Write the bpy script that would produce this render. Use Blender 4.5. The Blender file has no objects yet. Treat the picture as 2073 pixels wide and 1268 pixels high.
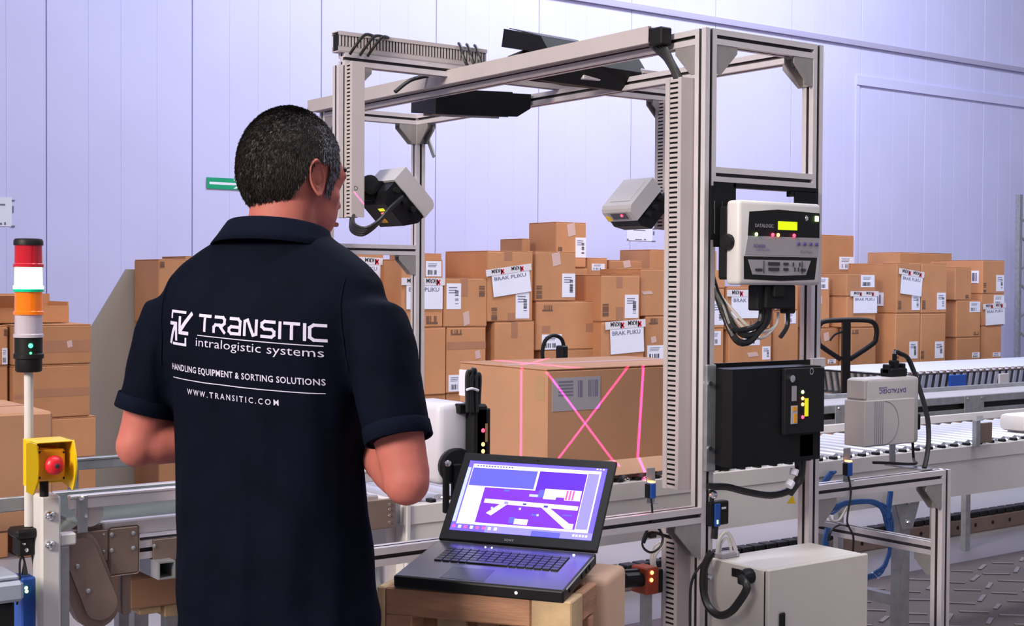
import bpy, bmesh, math, random
from mathutils import Vector as V, Matrix, noise
from mathutils.bvhtree import BVHTree
random.seed(7)
S = bpy.context.scene
COL = S.collection
PI = math.pi
# ------------------------------------------------------------------ camera (solved from the two vanishing points)
CX, CY, F = 1036.5, 634.0, 2790.0
HC = 1.42
ax = V((4850-CX, 595-CY, F)).normalized()
ay = V((-1010-CX, 560-CY, F)); ay = (ay-ax*ay.dot(ax)).normalized()
az = ax.cross(ay)
if az.y > 0: az = -az
CAM = V((0, 0, HC))
RIGHT = V((ax.x, ay.x, az.x)); DOWN = V((ax.y, ay.y, az.y)); FWD = V((ax.z, ay.z, az.z))
cd = bpy.data.cameras.new('camera'); cam = bpy.data.objects.new('camera', cd); COL.objects.link(cam)
cd.sensor_width = 36; cd.sensor_fit = 'HORIZONTAL'; cd.lens = F/2073*36; cd.clip_end = 200
Mc = Matrix((RIGHT, -DOWN, -FWD)).transposed().to_4x4(); Mc.translation = CAM
cam.matrix_world = Mc; S.camera = cam
def ray(px, py): return RIGHT*((px-CX)/F)+DOWN*((py-CY)/F)+FWD
def W(px, py, X=None, Y=None, Z=None, D=None):
    """real-world point on the plane X=, Y= or Z= (or at depth D) seen at that spot of the survey photo"""
    r = ray(px, py)
    if D is None: D = X/r.x if X is not None else Y/r.y if Y is not None else (Z-HC)/r.z
    return CAM+r*D
# ------------------------------------------------------------------ world and lights
wd = bpy.data.worlds.new('hall_air'); S.world = wd; wd.use_nodes = True
bg = wd.node_tree.nodes['Background']; bg.inputs[0].default_value = (.76, .74, .90, 1); bg.inputs[1].default_value = .33
def area(name, loc, target, sx, sy, power, col):
    l = bpy.data.lights.new(name, 'AREA'); l.shape = 'RECTANGLE'; l.size = sx; l.size_y = sy; l.energy = power; l.color = col
    o = bpy.data.objects.new(name, l); COL.objects.link(o); o.location = loc
    o.rotation_euler = (V(target)-V(loc)).to_track_quat('-Z', 'Y').to_euler(); return o
area('hall_lamp_row', (8.0, 6.2, 7.2), (8.3, 8.8, 0), 6.5, 1.2, 640, (.83, .87, 1.0))
area('hall_lamp_row', (2.5, 1.6, 7.5), (2.8, 2.4, 0), 6, 1.2, 270, (.93, .93, 1.0))
k = area('hall_lamp_row', (-7.0, .5, 5.5), (3.2, 3.7, 1.0), 3, 3, 128, (1.0, .90, .80)); k.data.spread = math.radians(54)
area('hall_lamp_row', (2.5, -3.0, 6.5), (2.5, 3.0, 1.0), 5, 1.6, 58, (1.0, .93, .92))
S.view_settings.view_transform = 'Standard'; S.view_settings.look = 'None'; S.view_settings.gamma = 1; S.view_settings.use_curve_mapping = False
S.view_settings.exposure = 0.0
# ------------------------------------------------------------------ materials
MATS = {}
def mat(name, col, rough=.5, metal=0., noise_amt=0., nscale=8., bump=0., bscale=60., emit=None, es=0., trans=0., hue=0., spec=None, stretch=(1, 1, 1), coat=0, alpha=1):
    m = bpy.data.materials.new(name); m.use_nodes = True; MATS[name] = m
    nt = m.node_tree; b = nt.nodes['Principled BSDF']
    b.inputs['Base Color'].default_value = (*col, 1); b.inputs['Roughness'].default_value = rough; b.inputs['Metallic'].default_value = metal
    if trans: b.inputs['Transmission Weight'].default_value = trans
    if coat: b.inputs['Coat Weight'].default_value = coat
    if spec is not None: b.inputs['Specular IOR Level'].default_value = spec
    if emit: b.inputs['Emission Color'].default_value = (*emit, 1); b.inputs['Emission Strength'].default_value = es
    if noise_amt or bump or hue:
        tc = nt.nodes.new('ShaderNodeTexCoord'); mp = nt.nodes.new('ShaderNodeMapping'); mp.inputs['Scale'].default_value = stretch
        nt.links.new(tc.outputs['Object'], mp.inputs[0])
    src = None
    if noise_amt:
        n = nt.nodes.new('ShaderNodeTexNoise'); n.inputs['Scale'].default_value = nscale; n.inputs['Detail'].default_value = 5
        nt.links.new(mp.outputs[0], n.inputs['Vector'])
        rp = nt.nodes.new('ShaderNodeValToRGB'); lo = 1-noise_amt; hi = 1+noise_amt*.6
        rp.color_ramp.elements[0].position = .3; rp.color_ramp.elements[1].position = .7
        rp.color_ramp.elements[0].color = (*[c*lo for c in col], 1); rp.color_ramp.elements[1].color = (*[min(1, c*hi) for c in col], 1)
        nt.links.new(n.outputs['Fac'], rp.inputs[0]); src = rp.outputs[0]
    if hue:
        oi = nt.nodes.new('ShaderNodeObjectInfo'); hs = nt.nodes.new('ShaderNodeHueSaturation')
        mr = nt.nodes.new('ShaderNodeMapRange'); mr.inputs[3].default_value = 1-hue; mr.inputs[4].default_value = 1+hue*.6
        nt.links.new(oi.outputs['Random'], mr.inputs[0]); nt.links.new(mr.outputs[0], hs.inputs['Value'])
        hs.inputs['Color'].default_value = (*col, 1)
        if src: nt.links.new(src, hs.inputs['Color'])
        src = hs.outputs[0]
    if src: nt.links.new(src, b.inputs['Base Color'])
    if bump:
        n2 = nt.nodes.new('ShaderNodeTexNoise'); n2.inputs['Scale'].default_value = bscale; n2.inputs['Detail'].default_value = 4
        nt.links.new(mp.outputs[0], n2.inputs['Vector'])
        bp = nt.nodes.new('ShaderNodeBump'); bp.inputs['Strength'].default_value = bump; bp.inputs['Distance'].default_value = .01
        nt.links.new(n2.outputs['Fac'], bp.inputs['Height']); nt.links.new(bp.outputs[0], b.inputs['Normal'])
    return m
WALL = mat('wall_panel_paint', (.62, .625, .93), .55, noise_amt=.035, nscale=1.6, bump=.06, bscale=5)
JOINT = mat('panel_joint', (.42, .42, .60), .8)
FLOOR = mat('floor_concrete', (.31, .295, .315), .42, noise_amt=.12, nscale=1.2, bump=.05, bscale=30)
TREAD = mat('tread_plate_steel', (.115, .085, .075), .5, .1, noise_amt=.25, nscale=3)
TREADBAR = mat('tread_bar_steel', (.32, .28, .27), .3, .5)
ALU = mat('aluminium_profile', (.68, .63, .655), .42, .25, noise_amt=.05, nscale=20)
ALUSHADE = mat('aluminium_groove_shade', (.12, .11, .115), .6, .3)  # darker copy of the profile metal, shade in the slots put into colour
DUCT = mat('grey_duct_plastic', (.50, .445, .45), .55, noise_amt=.04)
STEEL = mat('galvanised_steel', (.42, .43, .45), .38, .6, noise_amt=.18, nscale=25)
DULL = mat('dull_steel_plate', (.25, .18, .15), .45, .35, noise_amt=.12, nscale=12)
CHROME = mat('chrome', (.8, .8, .84), .15, 1.0)
ROLLER = mat('roller_steel', (.66, .66, .72), .28, .55)
BRACKET = mat('cast_bracket', (.36, .335, .33), .5, .4, noise_amt=.08, nscale=30)
WHITE = mat('white_paint', (.66, .63, .62), .4, noise_amt=.04, nscale=6)
CREAM = mat('cream_paint', (.60, .56, .52), .42, noise_amt=.03, nscale=6)
CARD = mat('cardboard', (.53, .245, .112), .85, noise_amt=.10, nscale=3.5, bump=.05, bscale=40, hue=.14)
CARDIN = mat('cardboard_light', (.62, .40, .27), .85, noise_amt=.08, nscale=4)
CARDBOX = mat('cardboard_brown', (.46, .24, .135), .8, noise_amt=.08, nscale=3, bump=.04)
TAPE = mat('packing_tape', (.42, .20, .115), .35, noise_amt=.08, nscale=6)
TAPESHINE = mat('tape_shine_tint', (.64, .44, .40), .22)  # pale tint that stands for the shine on a piece of tape
TAPEW = mat('printed_tape', (.74, .70, .74), .4)
PAPER = mat('white_paper', (.80, .80, .92), .7, noise_amt=.03)
INK = mat('black_ink', (.03, .03, .04), .7)
INKG = mat('grey_ink', (.16, .16, .24), .7)
INKR = mat('red_ink', (.72, .03, .07), .6)
INKB = mat('brown_print', (.17, .09, .06), .8)
INKP = mat('purple_print', (.12, .08, .30), .6)
BLACK = mat('black_metal', (.008, .008, .0095), .42, noise_amt=.2, nscale=10, spec=.2)
BLACKP = mat('black_plastic', (.010, .010, .011), .5, spec=.25)
CABLE = mat('black_cable', (.012, .012, .013), .38)
GREYC = mat('grey_cable', (.62, .59, .57), .5)
BLUEC = mat('blue_cable', (.02, .09, .30), .42)
GREYP = mat('grey_hood_plastic', (.46, .44, .46), .38, noise_amt=.03)
BEIGE = mat('beige_plastic', (.60, .56, .54), .45, noise_amt=.02)
LILAC = mat('pale_hood_plastic', (.62, .60, .68), .35)
PANELG = mat('grey_panel', (.33, .31, .34), .45)
GLASSD = mat('dark_window', (.02, .012, .012), .08, coat=.6)
NAVY = mat('navy_pique', (.0027, .0041, .0110), .8, noise_amt=.25, nscale=14, bump=.12, bscale=420, spec=.06)
NAVY2 = mat('navy_collar', (.0042, .0062, .0155), .85, bump=.25, bscale=300, spec=.06)
TROUSER = mat('dark_trousers', (.02, .022, .03), .85)
SHOE = mat('shoe_leather', (.015, .012, .010), .5)
PRINT = mat('white_shirt_print', (.62, .58, .74), .7)
SKIN = mat('skin', (.50, .150, .118), .6, spec=.3, noise_amt=.12, nscale=22, bump=.05, bscale=120)
SKIN.node_tree.nodes['Principled BSDF'].inputs['Subsurface Weight'].default_value = .12
SKIN.node_tree.nodes['Principled BSDF'].inputs['Subsurface Radius'].default_value = (.02, .008, .005)
HAIR = mat('dark_hair', (.030, .021, .018), .6, noise_amt=.3, nscale=60, bump=.4, bscale=200)
HAIR2 = mat('brown_hair', (.055, .040, .034), .55)
HAIRG = mat('grey_hair', (.25, .25, .30), .5)
EYEW = mat('eye_white', (.8, .78, .75), .2)
IRIS = mat('iris', (.04, .06, .07), .2)
LIP = mat('lip', (.45, .16, .14), .5)
YEL = mat('yellow_guard', (.86, .56, .01), .35)
YELO = mat('orange_yellow_box', (.80, .34, .012), .4)
RED = mat('red_button', (.72, .015, .03), .35)
GREEN = mat('green_sign', (.0, .36, .17), .5)
SIGNW = mat('sign_white', (.85, .85, .95), .5)
BLUEP = mat('blue_plastic', (.015, .08, .40), .4)
WOOD = mat('rough_wood', (.42, .21, .12), .8, noise_amt=.35, nscale=5, bump=.25, bscale=30, stretch=(1, 1, 6))
WOODL = mat('pale_wood', (.52, .36, .20), .8, noise_amt=.45, nscale=9, bump=.25, bscale=40)
ORANGE = mat('orange_plastic', (.75, .25, .03), .45)
RUST = mat('rust_red_plastic', (.30, .045, .02), .4)
TANB = mat('tan_board', (.37, .335, .29), .75, noise_amt=.06, nscale=2)
BELT = mat('conveyor_belt', (.13, .15, .145), .85, spec=.15, noise_amt=.1)
LENSR = mat('red_lens', (.62, .012, .03), .12, trans=.25, coat=.4)
LENSO = mat('amber_lens', (.95, .22, .005), .12, trans=.2, coat=.4, emit=(1, .2, 0), es=.12)
LENSC = mat('clear_lens', (.74, .66, .74), .12, trans=.35, coat=.4)
LENSG = mat('green_lens', (.0, .55, .30), .2)
LIT = mat('lit_green_lens', (.2, 1, .7), .3, emit=(.45, 1, .72), es=3.2)
def em(name, c, s): return mat(name, tuple(min(1, x*.5) for x in c), .5, emit=c, es=s)
LEDR = em('red_led', (1, .03, .07), 6); LEDG = em('green_led', (.55, 1, .25), 4); LEDGG = em('green_indicator', (.05, 1, .25), 4)
LEDO = em('orange_led', (1, .32, .08), 6); LEDW = em('white_led', (.9, .85, 1), 6); LCD = em('lcd_screen', (.62, .9, .0), 1.1)
LCDY = em('yellow_display', (.75, .72, .02), .8)
SC = dict(desk=em('screen_desktop', (.10, .065, 1), 2.3), white=em('screen_white', (.62, .58, 1), 1.9), pur=em('screen_purple', (.062, .006, 1), 2.2),
          pur2=em('screen_violet', (.115, .012, 1), 2.2), mid=em('screen_blue', (.075, .07, 1), 2.0), side=em('screen_lilac', (.18, .155, 1), 2.2),
          dk=em('screen_dark', (.06, .05, .45), 1.0), red=em('screen_red', (.9, .12, .5), 1.0), lt=em('screen_pale', (.33, .37, 1), 2.0))
# ------------------------------------------------------------------ mesh builder
ORG = {}
_txt = {}
def text_geo(s, bold=0, spacing=1.0):
    k = (s, bold, spacing)
    if k not in _txt:
        c = bpy.data.curves.new('t', 'FONT'); c.body = s; c.size = 1; c.offset = bold; c.space_character = spacing; c.resolution_u = 2
        o = bpy.data.objects.new('t', c); COL.objects.link(o)
        dg = bpy.context.evaluated_depsgraph_get(); me = bpy.data.meshes.new_from_object(o.evaluated_get(dg))
        _txt[k] = ([v.co.copy() for v in me.vertices], [tuple(p.vertices) for p in me.polygons])
        bpy.data.objects.remove(o); bpy.data.curves.remove(c); bpy.data.meshes.remove(me)
    return _txt[k]
class MB:
    def __init__(s, M=None): s.v = []; s.f = []; s.m = []; s.M = M; s.sp = []
    def add(s, vs, fs, mi=0):
        n = len(s.v)
        if s.M is not None: vs = [s.M @ V(p) for p in vs]
        s.v += [V(p) for p in vs]; s.f += [tuple(i+n for i in f) for f in fs]; s.m += [mi]*len(fs); s.sp.append((n, len(s.v), len(s.f)-len(fs), len(s.f))); return s
    def box(s, x0, x1, y0, y1, z0, z1, mi=0):
        return s.obox(((x0+x1)/2, (y0+y1)/2, (z0+z1)/2), (abs(x1-x0)/2, 0, 0), (0, abs(y1-y0)/2, 0), (0, 0, abs(z1-z0)/2), mi)
    def obox(s, c, a, b, d, mi=0):
        c, a, b, d = V(c), V(a), V(b), V(d)
        vs = [c+a*i+b*j+d*k for i in (-1, 1) for j in (-1, 1) for k in (-1, 1)]
        return s.add(vs, [(0, 1, 3, 2), (4, 6, 7, 5), (0, 4, 5, 1), (2, 3, 7, 6), (0, 2, 6, 4), (1, 5, 7, 3)], mi)
    def cbox(s, c, a, b, d, r, mi=0, seg=1):
        """box with rounded edges; a,b,d half vectors (orthogonal)"""
        bm = bmesh.new(); bmesh.ops.create_cube(bm, size=2)
        la, lb, ld = V(a).length, V(b).length, V(d).length
        for v in bm.verts: v.co = V((v.co.x*la, v.co.y*lb, v.co.z*ld))
        bmesh.ops.bevel(bm, geom=list(bm.edges), offset=r, segments=seg, affect='EDGES', profile=.5)
        bm.verts.index_update()
        A, B, Dd, c = V(a).normalized(), V(b).normalized(), V(d).normalized(), V(c)
        vs = [c+A*v.co.x+B*v.co.y+Dd*v.co.z for v in bm.verts]; fs = [tuple(v.index for v in f.verts) for f in bm.faces]; bm.free()
        return s.add(vs, fs, mi)
    def bx(s, x0, x1, y0, y1, z0, z1, r=.004, mi=0, seg=1):
        return s.cbox(((x0+x1)/2, (y0+y1)/2, (z0+z1)/2), (abs(x1-x0)/2, 0, 0), (0, abs(y1-y0)/2, 0), (0, 0, abs(z1-z0)/2), r, mi, seg)
    def cyl(s, p0, p1, r0, r1=None, n=16, mi=0):
        p0, p1 = V(p0), V(p1); r1 = r0 if r1 is None else r1
        d = (p1-p0).normalized(); u = d.orthogonal().normalized(); w = d.cross(u)
        vs = [p+(u*math.cos(2*PI*i/n)+w*math.sin(2*PI*i/n))*r for p, r in ((p0, r0), (p1, r1)) for i in range(n)]
        fs = [(i, (i+1) % n, n+(i+1) % n, n+i) for i in range(n)]+[tuple(range(n-1, -1, -1)), tuple(range(n, 2*n))]
        return s.add(vs, fs, mi)
    def lathe(s, base, axis, prof, n=24, mi=0):
        base, d = V(base), V(axis).normalized(); u = d.orthogonal().normalized(); w = d.cross(u)
        vs = [base+d*h+(u*math.cos(2*PI*i/n)+w*math.sin(2*PI*i/n))*r for r, h in prof for i in range(n)]
        fs = [(k*n+i, k*n+(i+1) % n, (k+1)*n+(i+1) % n, (k+1)*n+i) for k in range(len(prof)-1) for i in range(n)]
        fs += [tuple(range(n-1, -1, -1)), tuple(range((len(prof)-1)*n, len(prof)*n))]
        return s.add(vs, fs, mi)
    def tube(s, pts, r, n=8, mi=0, sm=4, closed=False):
        P = [V(p) for p in pts]
        if sm and len(P) > 2:
            Q = []
            for i in range(len(P)-1):
                a, b, c, d = P[max(i-1, 0)], P[i], P[i+1], P[min(i+2, len(P)-1)]
                for k in range(sm):
                    t = k/sm; Q.append(.5*((2*b)+(c-a)*t+(2*a-5*b+4*c-d)*t*t+(3*b-a-3*c+d)*t**3))
            P = Q+[P[-1]]
        u = None; rings = []
        for i, p in enumerate(P):
            t = (P[min(i+1, len(P)-1)]-P[max(i-1, 0)])
            if t.length < 1e-9: t = V((0, 0, 1))
            t.normalize()
            u = t.orthogonal() if u is None else u-t*u.dot(t)
            u.normalize(); w = t.cross(u); rr = r[i*len(r)//len(P)] if isinstance(r, (list, tuple)) else r
            rings.append([p+(u*math.cos(2*PI*k/n)+w*math.sin(2*PI*k/n))*rr for k in range(n)])
        return s.loft(rings, mi)
    def loft(s, rings, mi=0, cap=True):
        n = len(rings[0]); vs = [p for r in rings for p in r]
        fs = [(k*n+i, k*n+(i+1) % n, (k+1)*n+(i+1) % n, (k+1)*n+i) for k in range(len(rings)-1) for i in range(n)]
        if cap: fs += [tuple(range(n-1, -1, -1)), tuple(range((len(rings)-1)*n, len(rings)*n))]
        return s.add(vs, fs, mi)
    def prism(s, poly, vec, mi=0):
        P = [V(p) for p in poly]; vec = V(vec); return s.loft([P, [p+vec for p in P]], mi)
    def quad(s, p, mi=0): return s.add(p, [tuple(range(len(p)))], mi)
    def ball(s, c, rx, ry, rz, nu=20, nv=12, mi=0):
        c = V(c); vs = []; fs = []
        for j in range(1, nv):
            t = PI*j/nv
            for i in range(nu): vs.append(c+V((rx*math.sin(t)*math.cos(2*PI*i/nu), ry*math.sin(t)*math.sin(2*PI*i/nu), rz*math.cos(t))))
        for j in range(nv-2):
            for i in range(nu): fs.append((j*nu+i, (j+1)*nu+i, (j+1)*nu+(i+1) % nu, j*nu+(i+1) % nu))
        vs += [c+V((0, 0, rz)), c-V((0, 0, rz))]; a = len(vs)-2
        fs += [(a, i, (i+1) % nu) for i in range(nu)]+[(a+1, (nv-2)*nu+(i+1) % nu, (nv-2)*nu+i) for i in range(nu)]
        return s.add(vs, fs, mi)
    def text(s, t, size, o, x, y, mi=0, width=None, bold=.012, spacing=1.0):
        """flat lettering: o = lower left, x,y = unit axes, size = letter size, width = fit to this width"""
        vs, fs = text_geo(t, bold, spacing)
        if not vs: return s
        x0 = min(v.x for v in vs); x1 = max(v.x for v in vs); k = size if width is None else width/(x1-x0)
        o, x, y = V(o), V(x), V(y)
        return s.add([o+x*((v.x-x0)*k)+y*(v.y*size) for v in vs], fs, mi)
def rootof(o):
    while o.parent: o = o.parent
    return o
SPLIT = dict(looped_cables='cable', cables='cable', thin_cables='thin_cable', bolts='bolt', bolt='bolt', infeed_rail='infeed_rail', foot='foot', stand='stand', slat='slat', screws='screw', screw='screw', status_lights='status_light', status_light='status_light', buttons='button', ports='port', indicator_lights='indicator_light', connectors='connector', cable_tags='cable_tag', eyes='eye', irises='iris', eyebrows='eyebrow', indicator='indicator', window_frame='window_frame', support='support', top_cables='cable', plugs='plug', cable='cable', motor_cylinder='motor_cylinder')
def part(mb, name, mats, parent=None, smooth=False, label=None, kind=None):
    if name in SPLIT and not kind and len(mb.sp) > 1 and sum(x[3]-x[2] for x in mb.sp) == len(mb.f):
        o = None
        for (a, b, c, d) in mb.sp:
            q = MB(); q.v = mb.v[a:b]; q.f = [tuple(i-a for i in f) for f in mb.f[c:d]]; q.m = mb.m[c:d]; q.sp = [0]
            o = part(q, SPLIT[name], mats, parent, smooth, label)
        return o
    name = SPLIT.get(name, name) if not kind else name
    me = bpy.data.meshes.new(name)
    off = ORG.get(rootof(parent).name) if parent else None
    vs = [v-off for v in mb.v] if off is not None else mb.v
    me.from_pydata([tuple(v) for v in vs], [], mb.f)
    mats = mats if isinstance(mats, (list, tuple)) else [mats]
    for m in mats: me.materials.append(m)
    if len(mats) > 1: me.polygons.foreach_set('material_index', mb.m)
    if smooth:
        me.polygons.foreach_set('use_smooth', [True]*len(me.polygons))
        try: me.set_sharp_from_angle(angle=math.radians(35 if smooth is True else smooth))
        except Exception: pass
    bm = bmesh.new(); bm.from_mesh(me); bmesh.ops.recalc_face_normals(bm, faces=bm.faces); bm.to_mesh(me); bm.free()
    o = bpy.data.objects.new(name, me); COL.objects.link(o)
    if parent: o.parent = parent
    if label: o['label'] = label
    if kind: o['kind'] = kind
    return o
def thing(name, label, cat, loc=(0, 0, 0), rotz=0, group=None, local=False, rot=None):
    o = bpy.data.objects.new(name, None); COL.objects.link(o); o.location = loc; o.empty_display_size = .05
    o.rotation_euler = rot if rot else (0, 0, rotz)
    o['label'] = label; o['category'] = cat
    if group: o['group'] = group
    if not local: ORG[o.name] = V(loc)
    return o
def cp(o, parent, loc=None):
    c = o.copy(); COL.objects.link(c); c.parent = parent
    if loc is not None: c.location = loc
    return c
X_, Y_, Z_ = V((1, 0, 0)), V((0, 1, 0)), V((0, 0, 1))
def frame(o, x, y, z):
    M = Matrix((V(x), V(y), V(z))).transposed().to_4x4(); M.translation = V(o); return M
# ================================================================== SETTING
YW = 9.6
wall = part(MB().box(-3.0, 17.6, YW+.045, YW+.25, 0, 7.5), 'wall_back', JOINT); wall['kind'] = 'structure'
X0 = 9.6*.316-1.067*5
pan = None
for k in range(19):
    a = X0+1.067*k
    if a < -3.2 or a > 17: continue
    for (z0, z1) in ((0.0, 3.925), (3.975, 7.5)):
        mb = MB().bx(a+.003, a+1.067-.003, YW, YW+.04, z0, z1, .003)
        for q in (.28, .5, .75): mb.box(a+1.067*q-.004, a+1.067*q+.004, YW-.0012, YW, z0+.01, z1-.01)
        part(mb, 'wall_panel', WALL, wall)
led = part(MB().box(-3, 17.6, YW-.03, YW+.03, 3.925, 3.955).box(-3, 17.6, YW-.012, YW+.03, 3.955, 3.985), 'trim_1', mat('ledge_paint', (.42, .40, .58), .5)); led['kind'] = 'structure'
xr = W(1733, 112, Y=YW).x
tr = MB().box(xr, 17.5, YW-.022, YW, 3.52, 3.62).box(xr, xr+.05, YW-.012, YW, 0, 3.52)
o = part(tr, 'trim_2', WALL); o['kind'] = 'structure'
floor = part(MB().box(-8, 22, -5, YW+.2, -.1, 0), 'floor', FLOOR); floor['kind'] = 'structure'
# steel tread plate lying on the floor
t = thing('tread_plate', 'brown steel tread plate with raised bars lying on the floor at right', 'floor plate', (5.0, 2.2, 0))
part(MB().bx(3.40, 9.5, .6, 4.30, 0, .006, .002), 'plate', TREAD, t)
mb = MB()
for i in range(35):
    for j in range(26):
        x = 3.5+i*.17+(j % 2)*.085; y = .7+j*.138
        a = (.45 if (i+j) % 2 else 2.4)+random.uniform(-.08, .08); L = .062+random.uniform(-.012, .012)
        mb.obox((x, y, .008), (math.cos(a)*L, math.sin(a)*L, 0), (-math.sin(a)*.008, math.cos(a)*.0095, 0), (0, 0, .003))
part(mb, 'raised_bars', TREADBAR, t, kind='stuff')
# ================================================================== CARTONS
def bars(mb, x0, x1, z0, z1, y, mi, n=9, vert=True):
    random.seed(int(abs(x0*1000)+n))
    for i in range(n):
        if random.random() < .2: continue
        if vert:
            a = x0+(x1-x0)*i/n; mb.box(a, a+(x1-x0)/n*random.uniform(.3, .8), y-.0006, y, z0, z1, mi)
        else:
            a = z0+(z1-z0)*i/n; mb.box(x0, x1, y-.0006, y, a, a+(z1-z0)/n*random.uniform(.3, .8), mi)
def krm(mb, o, x, z, s, mi_k, mi_r, n):
    """upside-down KRM lettering with a red cross mark"""
    mb.text('KRM', s, o+x*(s*2.2)+z*s, -x, -z, mi_k, bold=.03)
    c = o+x*(s*2.85)+z*(s*.4)
    for sg in (-1, 1):
        d = (x*.75+z*sg).normalized()*(s*.55); e = (x*sg*-1+z*.75).normalized()*(s*.17)
        mb.quad([c-d-e, c+d-e, c+d+e, c-d+e], mi_r)
    mb.quad([c-x*(s*.45)-z*(s*.5), c-x*(s*.2)-z*(s*.5), c-x*(s*.2)+z*(s*.5), c-x*(s*.45)+z*(s*.5)], mi_k)
def carton(x0, x1, y0, y1, Y, label, dep=.4, feats=(), z0=None, z1=None, name='cardboard_box', group='cartons in the pile along the wall', m=None, tilt=0):
    """x0..y1: outline of the front face as surveyed, converted to metres on the plane Y"""
    ym = (y0+y1)/2; A = W(x0, ym, Y=Y).x; B = W(x1, ym, Y=Y).x; xm = (x0+x1)/2
    zt = W(xm, y0, Y=Y).z if z1 is None else z1; zb = W(xm, y1, Y=Y).z if z0 is None else z0
    t = thing(name, label, 'cardboard box', ((A+B)/2, Y+dep/2, zb), group=group)
    g = .002
    part(MB().bx(A+g, B-g, Y, Y+dep, zb+.001, zt-.006, .006), 'carton', m or CARD, t)
    h = (B-A)/2
    part(MB().bx(A+g, A+h*.995, Y+.002, Y+dep-.002, zt-.006, zt-.001, .001), 'flap', m or CARD, t)
    part(MB().bx(A+h*1.005, B-g, Y+.002, Y+dep-.002, zt-.006, zt-.001, .001), 'flap', m or CARD, t)
    for f in feats:
        k = f[0]; yf = Y-.0015
        if k in ('lab', 'labv', 'prt', 'tape', 'brak', 'shine'):
            P = W(f[1], f[2], Y=Y); Q = W(f[3], f[4], Y=Y); a, b, zz1, zz0 = P.x, Q.x, P.z, Q.z
            a = max(a, A+.004); b = min(b, B-.004) if k != 'brak' else b; zz0 = max(zz0, zb+.004); zz1 = min(zz1, zt-.004) if k != 'brak' else zz1
            w, hh = b-a, zz1-zz0
        if k == 'lab' or k == 'labv':
            p = part(MB().box(a, b, yf, Y, zz0, zz1), 'shipping_label', PAPER, t)
            m2 = MB()
            if k == 'lab': bars(m2, a+w*.12, a+w*.7, zz0+hh*.12, zz0+hh*.42, yf-.0003, 0, 10)
            else: bars(m2, a+w*.58, a+w*.82, zz0+hh*.2, zz0+hh*.75, yf-.0003, 0, 12, False)
            for q in (.62, .72, .82): m2.box(a+w*.15, a+w*(.4+q*.4), yf-.0006, yf-.0003, zz0+hh*q, zz0+hh*(q+.035), 1)
            part(m2, 'barcode', [INK, INKG], p)
        elif k == 'prt':
            m2 = MB()
            bars(m2, a, b, zz0, zz1, yf, 0, 6, w > hh); m2.box(a, b, yf, Y, zz0, zz0+hh*.25, 0)
            part(m2, 'printed_mark', INKB, t)
        elif k == 'tape': part(MB().box(a, b, yf+.0006, Y, zz0, zz1), 'tape_strip', TAPE, t)
        elif k == 'shine': part(MB().obox(((a+b)/2, Y-.0008, (zz0+zz1)/2), (w/2, 0, hh*.1), (0, .0008, 0), (-w*.1, 0, hh/2)), 'tape_shine', TAPESHINE, t)  # tape piece with its shine put into the colour
        elif k == 'brak':
            ang = f[5] if len(f) > 5 else 0
            x = V((math.cos(ang), 0, math.sin(ang))); z = V((-math.sin(ang), 0, math.cos(ang))); o = V((a, Y-.006, zz0))
            p = part(MB().obox(o+x*w/2+z*hh*.45, x*w/2, (0, .0012, 0), z*hh*.45), 'paper_sheet', PAPER, t)
            m2 = MB().text('BRAK PLIKU', hh*.19, o+x*w*.06+z*hh*.60-Y_*.0018, x, z, 0, width=w*.84, bold=.016)
            part(m2, 'sheet_lettering', INKG, p)
            tp = part(MB().obox(o+x*w*.46+z*hh*.93-Y_*.002, x*w*.60, (0, .001, 0), z*hh*.125), 'warning_tape', TAPEW, t)
            m3 = MB(); m4 = MB(); s = hh*.19
            krm(m3, o-x*w*.02+z*hh*.835-Y_*.0036, x, z, s, 0, 1, 1); krm(m4, o+x*w*.50+z*hh*.835-Y_*.0036, x, z, s, 0, 1, 1)
            part(m3, 'tape_lettering', [INK, INKR], tp); part(m4, 'tape_lettering', [INK, INKR], tp)
        elif k == 'side':   # label on the left (-X) face: f = (k, y-offset from front, height above base, width, height)
            c = V((A-.0008, Y+f[1], zb+f[2])); p = part(MB().obox(c, (.0008, 0, 0), (0, f[3]/2, 0), (0, 0, f[4]/2)), 'shipping_label', PAPER, t)
            m2 = MB()
            for q in range(3): m2.obox(c+V((-.001, f[3]*(-.25+.25*q), 0)), (.0003, 0, 0), (0, f[3]*.06*(1+q % 2), 0), (0, 0, f[4]*.33))
            part(m2, 'barcode', INKG, p)
    return t, (A, B, zt)
def stack(Y, base, rows, dep=.4, low=True):
    """rows from the bottom up: (x0, x1, ytop, label, feats, dep)"""
    yb = base; zb = None
    xm = (rows[0][0]+rows[0][1])/2; z = W(xm, base, Y=Y).z
    if low and z > .2:
        n = max(1, round(z/.36))
        for i in range(n):
            carton(rows[0][0], rows[0][1], 700, 800, Y+.01, 'plain brown cardboard box at the bottom of the pile, under the labelled ones', rows[0][5] if len(rows[0]) > 5 else dep, z0=z*i/n, z1=z*(i+1)/n, group='bottom cartons of the pile')
    for r in rows:
        zt = W((r[0]+r[1])/2, r[2], Y=Y).z
        carton(r[0], r[1], r[2], yb, Y, r[3], r[5] if len(r) > 5 else dep, r[4], z0=z, z1=zt); z = zt; yb = r[2]
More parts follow.
